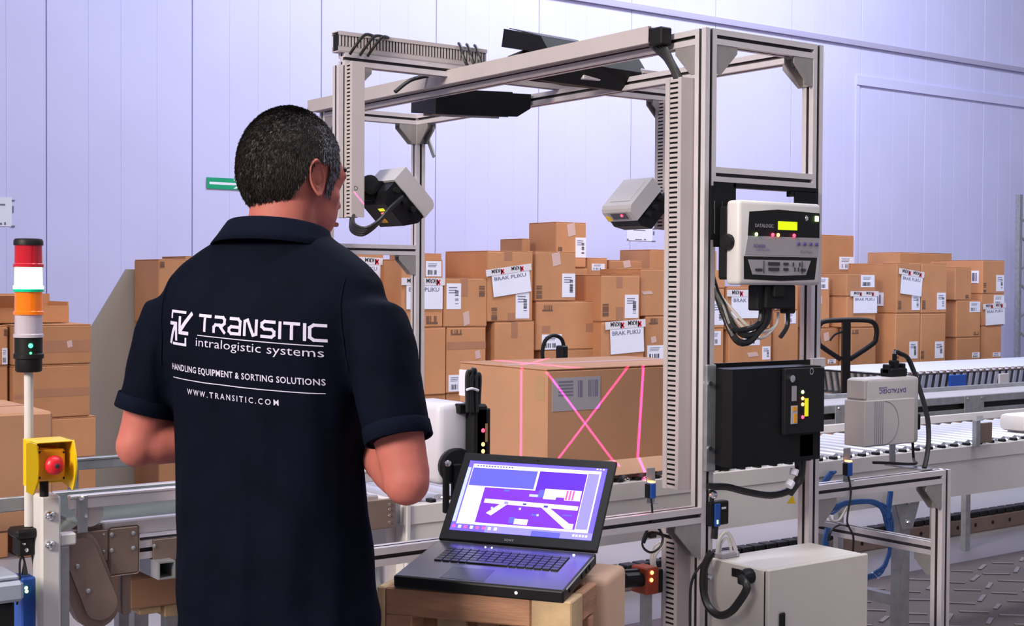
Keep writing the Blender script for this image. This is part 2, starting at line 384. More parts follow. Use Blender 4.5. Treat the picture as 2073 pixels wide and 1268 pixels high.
# centre pile, front row
stack(8.25, 760, [(690, 777, 640, 'cardboard box behind the seated shoulder line, under the sheet-covered box', []), (690, 777, 512, 'box with a taped white sheet seen just above the right shoulder of the man', [('brak', 699, 522, 768, 580, -.03)])])
stack(8.0, 800, [(838, 903, 663, 'plain box low in the pile right beside the rear gantry post', []),
    (812, 897, 525, 'tall box behind the rear gantry post, with a label and a taped white sheet', [('lab', 862, 529, 893, 560), ('brak', 822, 566, 895, 626, .0), ('prt', 863, 640, 886, 656)], .5)])
stack(8.0, 795, [(904, 984, 662, 'box with a tape band across its front, second from rear gantry post, lower row', [('tape', 904, 693, 984, 706), ('prt', 913, 668, 935, 678), ('shine', 962, 710, 972, 726), ('lab', 908, 760, 935, 792)]),
    (898, 986.5, 563, 'small box with a tall label at left and dark print at right', [('labv', 904, 574, 933, 626), ('prt', 970, 572, 981, 600), ('tape', 932, 563, 947, 600), ('shine', 938, 632, 950, 658)], .38)])
stack(8.0, 800, [(1001, 1082, 651, 'plain box with a short tape at top, right of the banded box', [('tape', 1035, 651, 1048, 684)]),
    (986.5, 1079, 508, 'big box with a tilted taped white sheet over a barcode label', [('labv', 1044, 592, 1071, 645), ('brak', 999, 548, 1075, 602, .13), ('prt', 995, 620, 1006, 648), ('tape', 1021, 508, 1037, 528), ('tape', 1028, 634, 1042, 652)], .55)])
stack(8.05, 800, [(1095, 1204, 708, 'box under the wide box, half hidden by the moving carton', []),
    (1084, 1205, 610, 'wide box with a white label at lower left and dark print above', [('lab', 1097, 678, 1137, 709), ('prt', 1098, 618, 1119, 630), ('tape', 1097, 660, 1114, 674), ('tape', 1186, 655, 1200, 672)]),
    (1083, 1166, 509, 'upright pinkish box with torn tape at top and a label at right', [('labv', 1138, 554, 1164, 602), ('shine', 1118, 512, 1134, 538), ('prt', 1086, 576, 1097, 604)], .5)])
stack(7.95, 800, [(1217, 1304, 651, 'box with a taped white sheet just left of the lower duct of the near post', [('brak', 1236, 655, 1303, 716, .05)]),
    (1217, 1296, 557, 'box with dark print and barcode label above a box with a taped sheet', [('labv', 1265, 597, 1292, 644), ('prt', 1220, 614, 1232, 640), ('tape', 1248, 560, 1260, 583), ('tape', 1247, 622, 1262, 648)], .5)])
stack(8.0, 800, [(1306, 1385, 640, 'box with a label near its base beside the slotted duct of the near post', [('lab', 1310, 700, 1345, 728), ('prt', 1314, 645, 1332, 656), ('shine', 1318, 682, 1328, 694)]),
    (1297, 1385, 545, 'large plain box touching the slotted duct of the near post', [('lab', 1360, 552, 1372, 582), ('shine', 1300, 590, 1320, 596)], .5)])
stack(7.96, 800, [(1398, 1465, 665, 'box with a square label seen right of the near post, lower row', [('lab', 1438, 671, 1459, 699)]),
    (1398, 1467, 584, 'box with a tall label seen right of the near post, middle row', [('labv', 1442, 610, 1465, 658)]),
    (1398, 1469, 547, 'flat box seen right of the near post on top of a labelled one', [])])
stack(7.95, 800, [(1475, 1562, 667, 'box with a wide label and a dark smear, below the cables of the display unit', [('lab', 1505, 671, 1538, 699), ('labv', 1543, 702, 1559, 728), ('shine', 1514, 714, 1534, 722)]),
    (1472, 1560, 580, 'box with a taped white sheet behind the cables of the display unit', [('brak', 1480, 590, 1546, 644, 0), ('prt', 1518, 650, 1536, 662)], .5)])
stack(8.0, 800, [(1565, 1616, 628, 'plain box with a corner label left of the far right post', [('lab', 1589, 631, 1611, 655)]),
    (1567, 1616, 572, 'dark box with a skewed white sheet under the display unit', [('brak', 1556, 584, 1600, 632, .2)])])
# centre pile, back row
def back(x0, x1, y0, Y, label, dep=.4, feats=(), y1=None):
    z1 = W((x0+x1)/2, y0, Y=Y).z; zb = W((x0+x1)/2, y1, Y=Y).z if y1 else z1-.36
    n = max(1, round(zb/.62))
    for i in range(n): carton(x0, x1, 700, 800, Y+.005, 'plain brown cardboard box hidden in the back row of the pile', dep, z0=zb*i/n, z1=zb*(i+1)/n, group='hidden cartons of the back row')
    carton(x0, x1, y0, 0, Y, label, dep, feats, z0=zb, z1=z1)
back(846, 896, 513, 8.55, 'pale flat box just behind the labelled box at the rear gantry post')
back(1058, 1076, 483, 8.75, 'small box standing at the back, left of the tallest box', .30)
back(1127, 1189, 450, 8.55, 'tallest box of the centre pile, with pink tape and labels', .36, [('labv', 1165, 481, 1186, 522), ('shine', 1149, 453, 1164, 478), ('prt', 1130, 500, 1138, 510), ('side', .22, .06, .14, .10)])
back(1190, 1232, 522, 8.60, 'low box with a label strip behind the upright pinkish box', .4, [('lab', 1198, 534, 1224, 548)])
back(1236, 1303, 527, 8.60, 'low pale box in the back row above the box with barcode label', .4, [('shine', 1262, 528, 1276, 542)])
back(1318, 1400, 506, 8.80, 'orange-brown box in the back row left of the near post', .4)
back(1408, 1454, 508, 8.80, 'narrow box peeping out right of the near post under the display bracket', .4, [('lab', 1440, 524, 1447, 536)])
# behind the man
stack(8.1, 800, [(320, 400, 655, 'box low behind the left sleeve of the man', []), (320, 400, 525, 'tall orange box with a dark mark, left of the shoulder of the man', [('prt', 324, 529, 333, 542)])])
stack(8.55, 800, [(374, 460, 640, 'box behind the back of the man, lower one', []), (374, 460, 519, 'box just above the left shoulder of the man', [])])
# right pile
stack(7.97, 800, [(1640, 1698, 664, 'pinkish box with torn tape behind the pallet truck handle, at left', [('shine', 1668, 674, 1678, 690), ('lab', 1676, 728, 1692, 736)]),
    (1640, 1680, 560, 'box with a label at its top corner, right behind the far right post', [('lab', 1658, 562, 1676, 586), ('shine', 1660, 602, 1664, 616)])])
back(1655, 1732, 476, 8.45, 'tall box topping the right pile, with a label at lower right', .5, [('lab', 1699, 520, 1731, 546)], y1=555)
stack(7.85, 800, [(1722, 1773, 663, 'box with a dark print at top, right of the pallet truck shaft', [('prt', 1724, 668, 1738, 676)]),
    (1714, 1773, 600, 'box with a taped white sheet above the pallet truck handle', [('brak', 1727, 592, 1774, 634, 0)], .5),
    (1714, 1773, 553, 'short box with a square label above the taped sheet', [('lab', 1743, 557, 1770, 582)], .5)])
stack(7.8, 800, [(1812, 1862.5, 634, 'box with a barcode label low in the double column, left one', [('labv', 1841, 692, 1857, 726), ('prt', 1813, 707, 1819, 726), ('side', .22, .12, .16, .12)], .55),
    (1815, 1864, 533, 'box with a tilted taped sheet, upper left of the double column', [('brak', 1822, 546, 1864, 594, -.1), ('labv', 1846, 597, 1862, 628), ('prt', 1818, 608, 1824, 626), ('side', .22, .12, .16, .12)], .55)])
stack(7.8, 800, [(1863.5, 1914, 634, 'box with a barcode label low in the double column, right one', [('labv', 1893, 692, 1910, 725), ('prt', 1864, 706, 1870, 726)], .55),
    (1865, 1917, 533, 'box with a tall label, upper right of the double column', [('labv', 1897, 593, 1914, 627), ('prt', 1867, 608, 1873, 626)], .55)])
back(1824, 1931, 512, 8.75, 'long orange box lying at the back on top of the right pile', .4)
stack(7.9, 800, [(1936, 1984, 683, 'lowest box in view beside the corner column at right', [('lab', 1968, 714, 1983, 724)], .5),
    (1936, 1985, 608, 'box with a square label in the second column from the right', [('lab', 1963, 611, 1984, 632), ('prt', 1971, 672, 1981, 678)], .5),
    (1934, 1967, 541, 'small narrow box on top of the second column from the right', [('prt', 1954, 597, 1962, 604)], .4)])
stack(7.95, 800, [(1986, 2027, 660, 'lowest box in view of the rightmost column', [('lab', 2010, 714, 2025, 722)], .6),
    (1987, 2033, 595, 'box with a taped sheet in the rightmost column', [('lab', 2012, 598, 2033, 620), ('brak', 1995, 618, 2033, 662, .04)], .6),
    (1989, 2034, 527, 'topmost box of the rightmost column with a tall label', [('labv', 2017, 557, 2032, 590), ('prt', 1991, 572, 1996, 592), ('side', .10, .16, .12, .12)], .6)])
# left pile behind the stack light
stack(7.1, 930, [(40, 195, 846, 'wide brown box low in the left pile behind the emergency stop', []),
    (26, 183, 739, 'long flat box with tape along its lower edge, behind the signal pole', [('tape', 70, 788, 182, 800), ('tape', 26, 800, 70, 806)], .45),
    (26, 186, 657, 'long flat box with a wide tape band, behind the signal tower', [('tape', 74, 690, 185, 712), ('shine', 136, 690, 146, 703)], .45)])
stack(7.15, 930, [(-90, 17, 840, 'brown box low at the left picture edge', []), (-90, 17, 742, 'brown box at the left picture edge, middle one', []), (-90, 17, 660, 'box with a small label at the left picture edge', [('lab', 4, 705, 15, 738), ('prt', 8, 666, 20, 680)])])
# open empty box on top of the left pile
t = thing('open_cardboard_box', 'open cardboard box with raised flaps topping the left pile', 'cardboard box', (2.2, 7.4, W(70, 657, Y=7.2).z), group='cartons in the pile along the wall')
zb = W(70, 657, Y=7.1).z+.002; a = W(-40, 640, Y=7.3).x; b = W(137, 640, Y=7.3).x
mb = MB(); h = .09
mb.box(a, b, 7.28, 7.285, zb, zb+h).box(a, b, 7.60, 7.605, zb, zb+h+.06).box(a, a+.005, 7.285, 7.6, zb, zb+h).box(b-.005, b, 7.285, 7.6, zb, zb+h+.02).box(a, b, 7.28, 7.605, zb, zb+.004)
part(mb, 'carton', CARD, t)
part(MB().obox(((a+b)/2-.12, 7.25, zb+h+.02), ((b-a)*.32, 0, 0), (0, .04, -.035), (0, .002, .002)), 'flap', CARD, t)
# slanted tan board standing behind the conveyor
t = thing('tan_board', 'grey-tan board with one slanted edge standing against the wall side of the boxes', 'board', (3.0, 8.35, 0))
zt = 1.49; yb = 8.52
part(MB().prism([(2.86, yb, 0), (3.45, yb, 0), (3.45, yb, zt), (3.20, yb, zt), (2.93, yb, 1.05), (2.86, yb, .93)], (0, .03, 0)), 'board', TANB, t)
# wall signs
c = W(451, 372, Y=YW); t = thing('direction_sign', 'green sign with a white arrow on the back wall beside the head of the man', 'sign', c)
s0 = W(418, 372, Y=YW).x; s1 = W(490, 372, Y=YW).x; hz = .083
part(MB().box(s0, s1, YW-.008, YW-.002, c.z-hz/2, c.z+hz/2), 'sign_plate', GREEN, t)
mb = MB().box(s0+.02, s1-.05, YW-.0088, YW-.008, c.z-.009, c.z+.009)
for sg in (-1, 1):
    mb.quad([V((s1-.012, YW-.0088, c.z)), V((s1-.028, YW-.0088, c.z)), V((s1-.075, YW-.0088, c.z+sg*.034)), V((s1-.050, YW-.0088, c.z+sg*.034))])
part(mb, 'arrow', SIGNW, t)
def notice(x0, y0, x1, y1, label):
    P = W(x0, y0, Y=YW); Q = W(x1, y1, Y=YW); w = Q.x-P.x; h = P.z-Q.z; y = YW-.004
    t = thing('wall_notice', label, 'notice', ((P.x+Q.x)/2, YW-.005, Q.z))
    part(MB().box(P.x+w*.1, Q.x-w*.12, y, YW-.0013, Q.z+h*.1, P.z-h*.06), 'paper_sheet', PAPER, t)
    mb = MB()
    for (u, v, uw, vh) in ((.02, .88, .10, .05), (.16, .9, .05, .07), (.88, .84, .1, .04), (.9, .5, .04, .2), (.86, .08, .12, .05), (.3, .7, .36, .05), (.1, .12, .05, .08), (.35, .14, .2, .06), (.62, .14, .06, .08)):
        mb.box(P.x+w*u, P.x+w*(u+uw), y-.001, y, Q.z+h*v, Q.z+h*(v+vh))
    part(mb, 'printed_marks', INKG, t)
notice(-30, 394, 31, 466, 'white notice with black corner marks at the left end of the back wall')
notice(1262, 456, 1328, 492, 'white notice with grey marks on the wall below the right scanner')
# rack upright at the right edge
t = thing('rack_upright', 'grey perforated rack upright at the right edge against the wall', 'rack', (13.6, 9.2, 0))
xa = W(2064, 500, Y=9.2).x
mb = MB().box(xa, xa+.05, 9.2, 9.26, 0, 2.45).box(xa+.30, xa+.35, 9.2, 9.26, 0, 2.45)
part(mb, 'post', STEEL, t)
for k in range(8): part(MB().obox((xa+.175, 9.23, .3+k*.27), (.14, 0, .06 if k % 2 else -.06), (0, .012, 0), (0, 0, .012)), 'brace', STEEL, t)
# ================================================================== SCANNER GANTRY
def bar(p0, p1, w=.045, s=.0052, d=.013):
    p0, p1 = V(p0), V(p1); t = (p1-p0).normalized()
    u = X_ if abs(t.x) < .9 else Y_
    if abs(u.dot(t)) > .5: u = Z_
    u = (u-t*u.dot(t)).normalized(); v = t.cross(u); h = w/2; P = []
    for k in range(4):
        c, sn = [(1, 0), (0, 1), (-1, 0), (0, -1)][k]
        for (x, y) in ((-h, -h), (-s, -h), (-s, -h+d), (s, -h+d), (s, -h)): P.append((x*c-y*sn, x*sn+y*c))
    mb = MB(); A = [p0+u*x+v*y for x, y in P]; B = [p1+u*x+v*y for x, y in P]; n = 20
    mb.add(A+B, [(i, (i+1) % n, n+(i+1) % n, n+i) for i in range(n)])
    mb.m = [1 if i % 5 in (1, 2, 3) else 0 for i in range(n)]
    mb.add(A, [tuple(range(n-1, -1, -1))]); mb.add(B, [tuple(range(n))]); return mb
def gusset(c, a, b, n, L=.085, th=.012, w=.036):
    """corner bracket in the corner c, legs along a and b, thickness direction n"""
    c, a, b, n = V(c), V(a), V(b), V(n); mb = MB()
    for s in (-1, 1): mb.prism([c+n*(s*w/2-.003), c+a*L+n*(s*w/2-.003), c+a*L+b*.02+n*(s*w/2-.003), c+a*.02+b*L+n*(s*w/2-.003), c+b*L+n*(s*w/2-.003)], n*.006)
    mb.prism([c+n*-w/2, c+a*L+n*-w/2, c+a*L+b*.006-n*w/2, c+b*.006-n*w/2], n*w)
    mb.prism([c+n*-w/2, c+b*L+n*-w/2, c+b*L+a*.006-n*w/2, c+a*.006-n*w/2], n*w)
    for k in range(4):
        q = .25+.17*k; m = c+(a+b)*(L*.42*q+.01)
        mb.obox(c+a*(L*q*.8)+b*(L*(.95-q)*.62), (a-b*-.9)*.0, (0, 0, 0), (0, 0, 0)) if 0 else None
        d = (b-a*.35).normalized(); mb.obox(c+a*(L*(.16+.17*k))+b*(L*.36*(1-.17*k)), d*(L*.26*(1-.18*k)), (a+b*.35).normalized()*.003, n*(w/2+.0025))
    mb.cyl(c+a*(L*.8), c+a*(L*.8)+b*.016, .007, n=8); mb.cyl(c+b*(L*.8), c+b*(L*.8)+a*.016, .007, n=8)
    return mb
def duct(p0, p1, face, side, w, hgt, pitch=.0125, gap=.42):
    """slotted cable duct from p0 to p1; 'face' = lid direction, 'side' = the slotted wall direction. returns body, lid builders"""
    p0, p1, f, s = V(p0), V(p1), V(face), V(side); t = (p1-p0); L = t.length; t.normalize(); mb = MB()
    m = (p0+p1)/2
    mb.obox(m-f*(hgt/2), t*L/2, s*w/2, f*.002)
    n = int(L/pitch)
    for sg in (-1, 1):
        mb.obox(m-f*(hgt*.36)+s*(sg*(w/2-.001)), t*L/2, s*.001, f*hgt*.12)
        mb.obox(m+f*(hgt*.44)+s*(sg*(w/2-.001)), t*L/2, s*.001, f*hgt*.06)
        for i in range(n): mb.obox(p0+t*((i+.5)*L/n)+f*(hgt*.08)+s*(sg*(w/2-.001)), t*(L/n*(1-gap)/2), s*.001, f*hgt*.34)
    lid = MB().obox(m+f*(hgt/2+.001), t*L/2, s*(w/2+.002), f*.0015)
    for sg in (-1, 1): lid.obox(m+f*(hgt/2-.005)+s*(sg*(w/2+.0015)), t*L/2, s*.001, f*.006)
    dark = MB().obox(m-f*.002, t*(L/2-.003), s*(w/2-.004), f*(hgt/2-.006))
    return mb, lid, dark
GX0, GX1, GY0, GY1, GZ = 2.8335, 3.2935, 2.9225, 5.215, 2.162
h = .0225
g = thing('scanner_gantry', 'silver aluminium profile gantry bridging the conveyor and carrying the barcode scanners', 'gantry', (3.06, 4.1, 0))
AL = [ALU, ALUSHADE]
for (x, y) in ((GX0, GY0), (GX1, GY0), (GX0, GY1), (GX1, GY1)):
    part(bar((x, y, .012), (x, y, GZ)), 'post', AL, g)
    part(MB().bx(x-.04, x+.04, y-.04, y+.04, 0, .012, .003), 'foot_plate', STEEL, g)
zt = GZ-h
for y in (GY0, GY1): part(bar((GX0+h, y, zt), (GX1-h, y, zt)), 'beam', AL, g)
for x in (GX0, GX1): part(bar((x, GY0+h, zt), (x, GY1-h, zt)), 'beam', AL, g)
part(bar((GX0+h, GY0, 1.7385), (GX1-h, GY0, 1.7385)), 'crossmember', AL, g)
part(bar((GX0+h, GY1, 1.56), (GX1-h, GY1, 1.56)), 'crossmember', AL, g)
part(bar((GX0+h, GY0, .34), (GX1-h, GY0, .34)), 'crossmember', AL, g)
part(bar((GX0+h, GY1, .34), (GX1-h, GY1, .34)), 'crossmember', AL, g)
part(bar((1.55, GY0, .745), (GX0-h, GY0, .745)), 'sensor_rail', AL, g)
part(bar((1.572, GY0, 0), (1.572, GY0, .722)), 'post', AL, g)
# second top rail crossing over the gantry with two hanging arms
YB = 4.1925; zb = GZ+h+.001
part(bar((2.335, YB, zb), (3.875, YB, zb)), 'crossing_rail', AL, g)
part(bar((2.335-.0, YB, 1.64), (2.335, YB, zb-h)), 'hanging_arm', AL, g)
part(bar((3.86, YB, 1.64), (3.86, YB, zb-h)), 'hanging_arm', AL, g)
# corner brackets
GU = []
for (x, sx) in ((GX0, 1), (GX1, -1)):
    for (y, sy) in ((GY0, 1), (GY1, -1)):
        GU.append(((x+sx*h, y, GZ-.045), (sx, 0, 0), (0, 0, -1), (0, 1, 0), .085))
        GU.append(((x, y+sy*h, GZ-.045), (0, sy, 0), (0, 0, -1), (1, 0, 0), .085))
for (x, sx) in ((GX0, 1), (GX1, -1)): GU.append(((x+sx*h, GY1, 1.5375), (sx, 0, 0), (0, 0, -1), (0, 1, 0), .085))
GU.append(((GX0+h, GY0, 1.716), (1, 0, 0), (0, 0, -1), (0, 1, 0), .085))
GU.append(((GX0-h, GY0, .7225), (-1, 0, 0), (0, 0, -1), (0, 1, 0), .10))
GU.append(((2.335+h, YB, zb-h), (1, 0, 0), (0, 0, -1), (0, 1, 0), .085)); GU.append(((3.86-h, YB, zb-h), (-1, 0, 0), (0, 0, -1), (0, 1, 0), .085))
part(MB().obox((GX1+.03, GY1-.03, 2.06), (0, .055, .085), (0, .008, -.006), (.004, 0, 0)), 'diagonal_brace', STEEL, g)
for a in GU: part(gusset(*a), 'corner_bracket', BRACKET, g)
def add_duct(name, *a, label=None, **k):
    b, l, d = duct(*a, **k); o = part(b, 'cable_duct', DUCT, g); part(l, 'duct_lid', DUCT, o); part(d, 'dark_filling', BLACKP, o)  # solid black block fills the duct behind its slots
# front beam duct (lid faces -X)
add_duct('d', (GX0-h-.026, 3.09, zt+.022), (GX0-h-.026, 5.245, zt+.022), (-1, 0, 0), (0, 0, 1), .046, .050, gap=.5)
# duct on the near post, slotted wall towards -X
add_duct('d', (2.79, 2.985, .815), (2.79, 2.985, 2.02), (0, -1, 0), (-1, 0, 0), .05, .066, pitch=.0145)
add_duct('d', (2.79, 2.985, .30), (2.79, 2.985, .715), (0, -1, 0), (-1, 0, 0), .05, .066, pitch=.0145)
# ducts on crossing rail and arms
add_duct('d', (2.31, YB, zb+h+.034), (2.93, YB, zb+h+.034), (0, 0, 1), (0, -1, 0), .045, .066, pitch=.0125)
add_duct('d', (3.42, YB, zb+h+.034), (3.88, YB, zb+h+.034), (0, 0, 1), (0, -1, 0), .045, .066)
add_duct('d', (2.3565, YB-h-.028, 1.64), (2.3565, YB-h-.028, 2.17), (0, -1, 0), (-1, 0, 0), .045, .052, pitch=.0128)
add_duct('d', (3.81, YB-.03, 1.64), (3.81, YB-.03, 2.16), (0, -1, 0), (-1, 0, 0), .05, .06, pitch=.0138)
add_duct('d', (2.79, GY1-.06, .9), (2.79, GY1-.06, 2.02), (0, -1, 0), (-1, 0, 0), .05, .066, pitch=.0145)
o = part(MB().text('D', .022, (2.342, YB-h-.0565, W(716, 385, Y=YB-.09).z), X_, Z_, bold=.0), 'pencil_letter', INKG, g)
# bundle of black cables from beam duct down to post duct
mb = MB()
for k in range(4):
    dy = .012*k
    mb.tube([(2.79, 3.10+dy*.3, 2.155-.006*k), (2.785, 3.055+dy*.5, 2.135-.008*k), (2.785, 3.02+dy*.4, 2.08), (2.79, 2.985+dy*.4, 2.02), (2.79, 2.975+dy*.5, 1.95)], .009, 8)
part(mb, 'cable_bundle', CABLE, g)
part(MB().bx(2.755, 2.80, 3.03, 3.085, 2.125, 2.178, .004), 'duct_end', BLACKP, g)
# looped cables on the crossing rail
mb = MB()
for k, (xx, dx) in enumerate(((2.40, .05), (2.44, .06), (2.47, .04))):
    mb.tube([(xx-.05, YB-.03, 2.20), (xx-.035, YB-.055, 2.235), (xx, YB-.05, 2.27), (xx+dx, YB-.02, 2.275)], .0055, 6)
for k in range(3):
    xx = 2.80+.035*k
    mb.tube([(xx, YB-.03, 2.285), (xx-.012, YB-.06, 2.27), (xx-.02, YB-.085, 2.235), (xx, YB-.10, 2.185), (xx+.05, YB-.11, 2.155)], .006, 6)
mb.tube([W(800, 186, Y=4.3), W(830, 163, Y=4.3), W(868, 153, Y=4.3), W(900, 148, Y=4.25)], .008, 6)
mb.tube([W(1030, 118, Y=4.0), W(1070, 103, Y=4.0), W(1110, 97, Y=4.0), W(1160, 100, Y=4.0), W(1200, 110, Y=4.0)], .009, 6)
mb.tube([W(1025, 122, Y=4.02), W(1065, 108, Y=4.02), W(1105, 101, Y=4.02), W(1150, 104, Y=4.02)], .009, 6)
part(mb, 'looped_cables', CABLE, g)
part(MB().lathe(W(1431, 776, Y=2.90), (-.3, -1, 0), [(.012, 0), (.012, .01), (.007, .012), (.007, .024)], 10).lathe(W(1431, 907, Y=2.90), (-.3, -1, 0), [(.012, 0), (.012, .01), (.007, .012), (.007, .024)], 10), 'bolt', CHROME, g)
part(MB().ball((GX0+.016, GY0-.03, .803), .016, .012, .013, 12, 8), 'bolt', CHROME, g)
part(MB().ball((GX0+.012, GY0-.028, .563), .013, .012, .011, 12, 8), 'bolt', CHROME, g)
# ================================================================== TOP SCANNERS (two black heads)
def top_scanner(c, xdir, ydir, hw, hd, hh, label):
    x = V(xdir).normalized(); y = (V(ydir)-x*V(ydir).dot(x)).normalized(); z = x.cross(y)
    t = thing('overhead_scanner', label, 'scanner', c, group='black overhead scanners')
    M = frame(c, x, y, z)
    mb = MB(M).prism([(-hw, -hd, -hh), (hw*.72, -hd, -hh), (hw, -hd, -hh*.25), (hw, -hd, hh), (-hw*.8, -hd, hh), (-hw, -hd, hh*.5)], (0, 2*hd, 0))
    part(mb, 'housing', BLACK, t)
    part(MB(M).bx(-hw*.2, hw*.7, -hd*.7, hd*.7, hh, hh+.006, .002), 'top_cover', BLACK, t)
    part(MB(M).bx(-hw*.72, hw*.30, -hd*.62, hd*.62, -hh-.004, -hh, .0015), 'window', GLASSD, t)
    part(MB(M).bx(-hw*.8, hw*.4, -hd*.78, -hd*.66, -hh-.010, -hh, .002).bx(-hw*.8, hw*.4, hd*.66, hd*.78, -hh-.010, -hh, .002), 'window_frame', GREYP, t)
    part(MB(M).bx(hw*.42, hw*.62, -hd*.7, hd*.7, -hh-.003, -hh, .001), 'grey_strip', PANELG, t)
    mb = MB(M)
    for k in range(4): mb.ball((hw*.35+k*.018, -hd*.3, hh+.002), .004, .004, .003, 8, 6, 1 if k == 3 else 0)
    part(mb, 'status_lights', [LEDG, LEDR], t)
    return t
c = W(1160, 122, Y=3.95)
XE = 2.95
u1 = thing('overhead_scanner', 'black overhead scanner tilted above the front beam of the gantry, lights on top', 'scanner', W(1100, 80, X=XE), group='black overhead scanners')
q = [W(1020, 58, X=XE), W(1095, 73, X=XE), W(1114, 108, X=XE), W(1015, 95, X=XE)]
part(MB().prism(q, (.44, 0, -.012)), 'housing', BLACK, u1)
part(MB().prism([q[0]+V((.02, -.006, .004)), q[1]+V((.02, .012, .004)), q[1]+V((.02, .012, .001)), q[0]+V((.02, -.006, .001))], (.38, 0, -.011)), 'top_cover', BLACKP, u1)
mb = MB()
for k in range(4): mb.ball(q[0].lerp(q[1], .75)+V((.22+.030*k+(.012 if k == 3 else 0), 0, .004-.0008*k)), .0045, .0045, .004, 8, 6, 1 if k == 3 else 0)
part(mb, 'status_lights', [LEDG, LEDR], u1)
top_scanner((3.085, 4.50, 2.125), (.93, -.18, .02), (.3, .95, .12), .20, .13, .045, 'black overhead scanner with a slanted window hanging below the top beams')
t = thing('overhead_mirror_hood', 'flat black angled hood under the right half of the front beam', 'scanner', W(1215, 165, Y=3.75))
P = [W(1078, 160, Y=3.85), W(1212, 134, Y=3.75), W(1299, 147, Y=3.75), W(1288, 188, Y=3.80), W(1140, 174, Y=3.88)]
nn = (P[1]-P[0]).cross(P[3]-P[0]).normalized()
if nn.y < 0: nn = -nn
part(MB().prism(P, nn*.06), 'hood', BLACK, t)
part(MB().prism([W(1205, 131, Y=3.76), W(1303, 144, Y=3.76), W(1303, 148, Y=3.76), W(1210, 137, Y=3.76)], (0, .05, 0)), 'rim', ALU, t)
part(MB().bx(3.08, 3.16, 3.79, 3.87, 2.14, 2.165, .003), 'hanger', ALU, t)
t = thing('overhead_end_box', 'black box end sticking up beyond the front beam beside the near post', 'scanner', W(1270, 135, Y=4.3))
part(MB().prism([W(1243, 132, Y=4.25), W(1283, 119, Y=4.25), W(1298, 136, Y=4.25), W(1295, 150, Y=4.25), W(1243, 150, Y=4.25)], (0, .12, 0)), 'housing', BLACK, t)
# ================================================================== ARM SCANNERS
def arm_scanner(corner, sx, label, name='barcode_scanner'):
    """corner: near upper corner of the hood; sx=+1 leans to +X (left arm), -1 to -X (right arm)"""
    q = math.sqrt(.5); b = V((sx*q, 0, -q)); c = V((-sx*q, 0, -q)); a = V((0, 1, 0)); o = V(corner)
    t = thing(name, label, 'scanner', o)
    A, B, C = .175, .178, .066
    # hood: rounded along b edges
    prof = [(0, 0), (B*.06, -.0), (B*.88, 0), (B*.96, C*.12), (B, C*.30), (B, C), (0, C), (0, C*.12)]
    mb = MB().prism([o+b*u+c*v for u, v in prof], a*A)
    part(mb, 'hood', GREYP, t, label='grey plastic hood')
    part(MB().prism([o+b*u+c*v-c*.0015 for u, v in ((.02, 0), (.10, 0), (.12, 0), (.15, 0))][:2]+[o+b*.15-c*.0015, o+b*.15-c*.0015+b*.001], a*.001) if 0 else MB().obox(o+b*.08-c*.0008+a*A*.5, b*.055, c*.0012, a*.06), 'cover_panel', GREYP, t)
    D = .078
    mb = MB().prism([o+b*u+c*v+a*.006 for u, v in ((.008, C), (B-.004, C), (B-.004, C+D*.4), (B-.035, C+D), (.035, C+D), (.008, C+D*.6))], a*(A-.012))
    part(mb, 'body', BLACK, t)
    # back plate with display and lights
    M = frame(o+c*(C+D)+a*A*.5+b*B*.5, a*-1, b*-1, (a*-1).cross(b*-1))
    sgn = 1 if M.col[2].xyz.dot(c) > 0 else -1
    k = .0015*sgn
    pl = part(MB(M).obox((0, 0, k/2), (.078, 0, 0), (0, .052, 0), (0, 0, .001)), 'back_plate', BLACKP, t)
    mb = MB(M).obox((.024, .026, k*1.6), (.018, 0, 0), (0, .006, 0), (0, 0, .0008), 0)
    part(mb, 'display', LCDY, pl)
    mb = MB(M)
    for i in range(4): mb.ball((.042-i*.011, .010, k*1.6), .0042, .0042, .003, 8, 6, 0 if i < 3 else 1)
    part(mb, 'status_lights', [LEDO, LEDR], pl)
    part(MB(M).obox((-.02, -.024, k*1.6), (.02, 0, 0), (0, .009, 0), (0, 0, .0006)), 'warning_label', YELO, pl)
    # near end cap details
    e = MB()
    for u, v in ((.03, C+.02), (.075, C+.025), (.12, C+.02)): e.cyl(o+b*u+c*v+a*.006, o+b*u+c*v-a*.012, .011, n=10)
    part(e, 'connectors', BLACKP, t)
    # window at the lower end of the hood
    w = part(MB().obox(o+b*(B+.001)+c*(C*.58)+a*(A*.5), b*.0012, c*.020, a*.060), 'window_frame', PANELG, t)
    part(MB().obox(o+b*(B+.0025)+c*(C*.58)+a*(A*.47), b*.0012, c*.014, a*.045), 'window', GLASSD, w)
    part(MB().ball(o+b*(B+.004)+c*(C*.5)+a*(A*.36), .006, .006, .006, 8, 6), 'laser_spot', LEDR, w)
    part(MB().obox(o+b*(B+.0015)+c*(C*.75)+a*(A*.88), b*.001, c*.012, a*.014), 'warning_label', YEL, t)
    return t, o, a, b, c, A, B, C, D
L = arm_scanner(W(822, 338, Y=4.06), 1, 'grey-hooded barcode scanner with lit display hanging from the left arm of the gantry')
t, o, a, b, c, A, B, C, D = L
ctr = o+a*(A*.62)+b*.03+c*(C+.01)
part(MB().lathe(ctr+a*.07, (0, 1, 0), [(.045, 0), (.045, .008), (.03, .01), (.03, .03)], 18).obox(ctr+V((-.055, .09, 0)), (.07, 0, 0), (0, .006, 0), (0, 0, .045)), 'swivel_bracket', BLACK, t)
part(MB().lathe(V((2.412, 4.135, W(763, 375, Y=4.13).z)), (0, -1, 0), [(.034, 0), (.034, .012), (.02, .014)], 18).obox((2.425, 4.15, 1.735), (.045, 0, 0), (0, .012, 0), (0, 0, .035)), 'swivel_disc', BLACKP, t)
mb = MB()
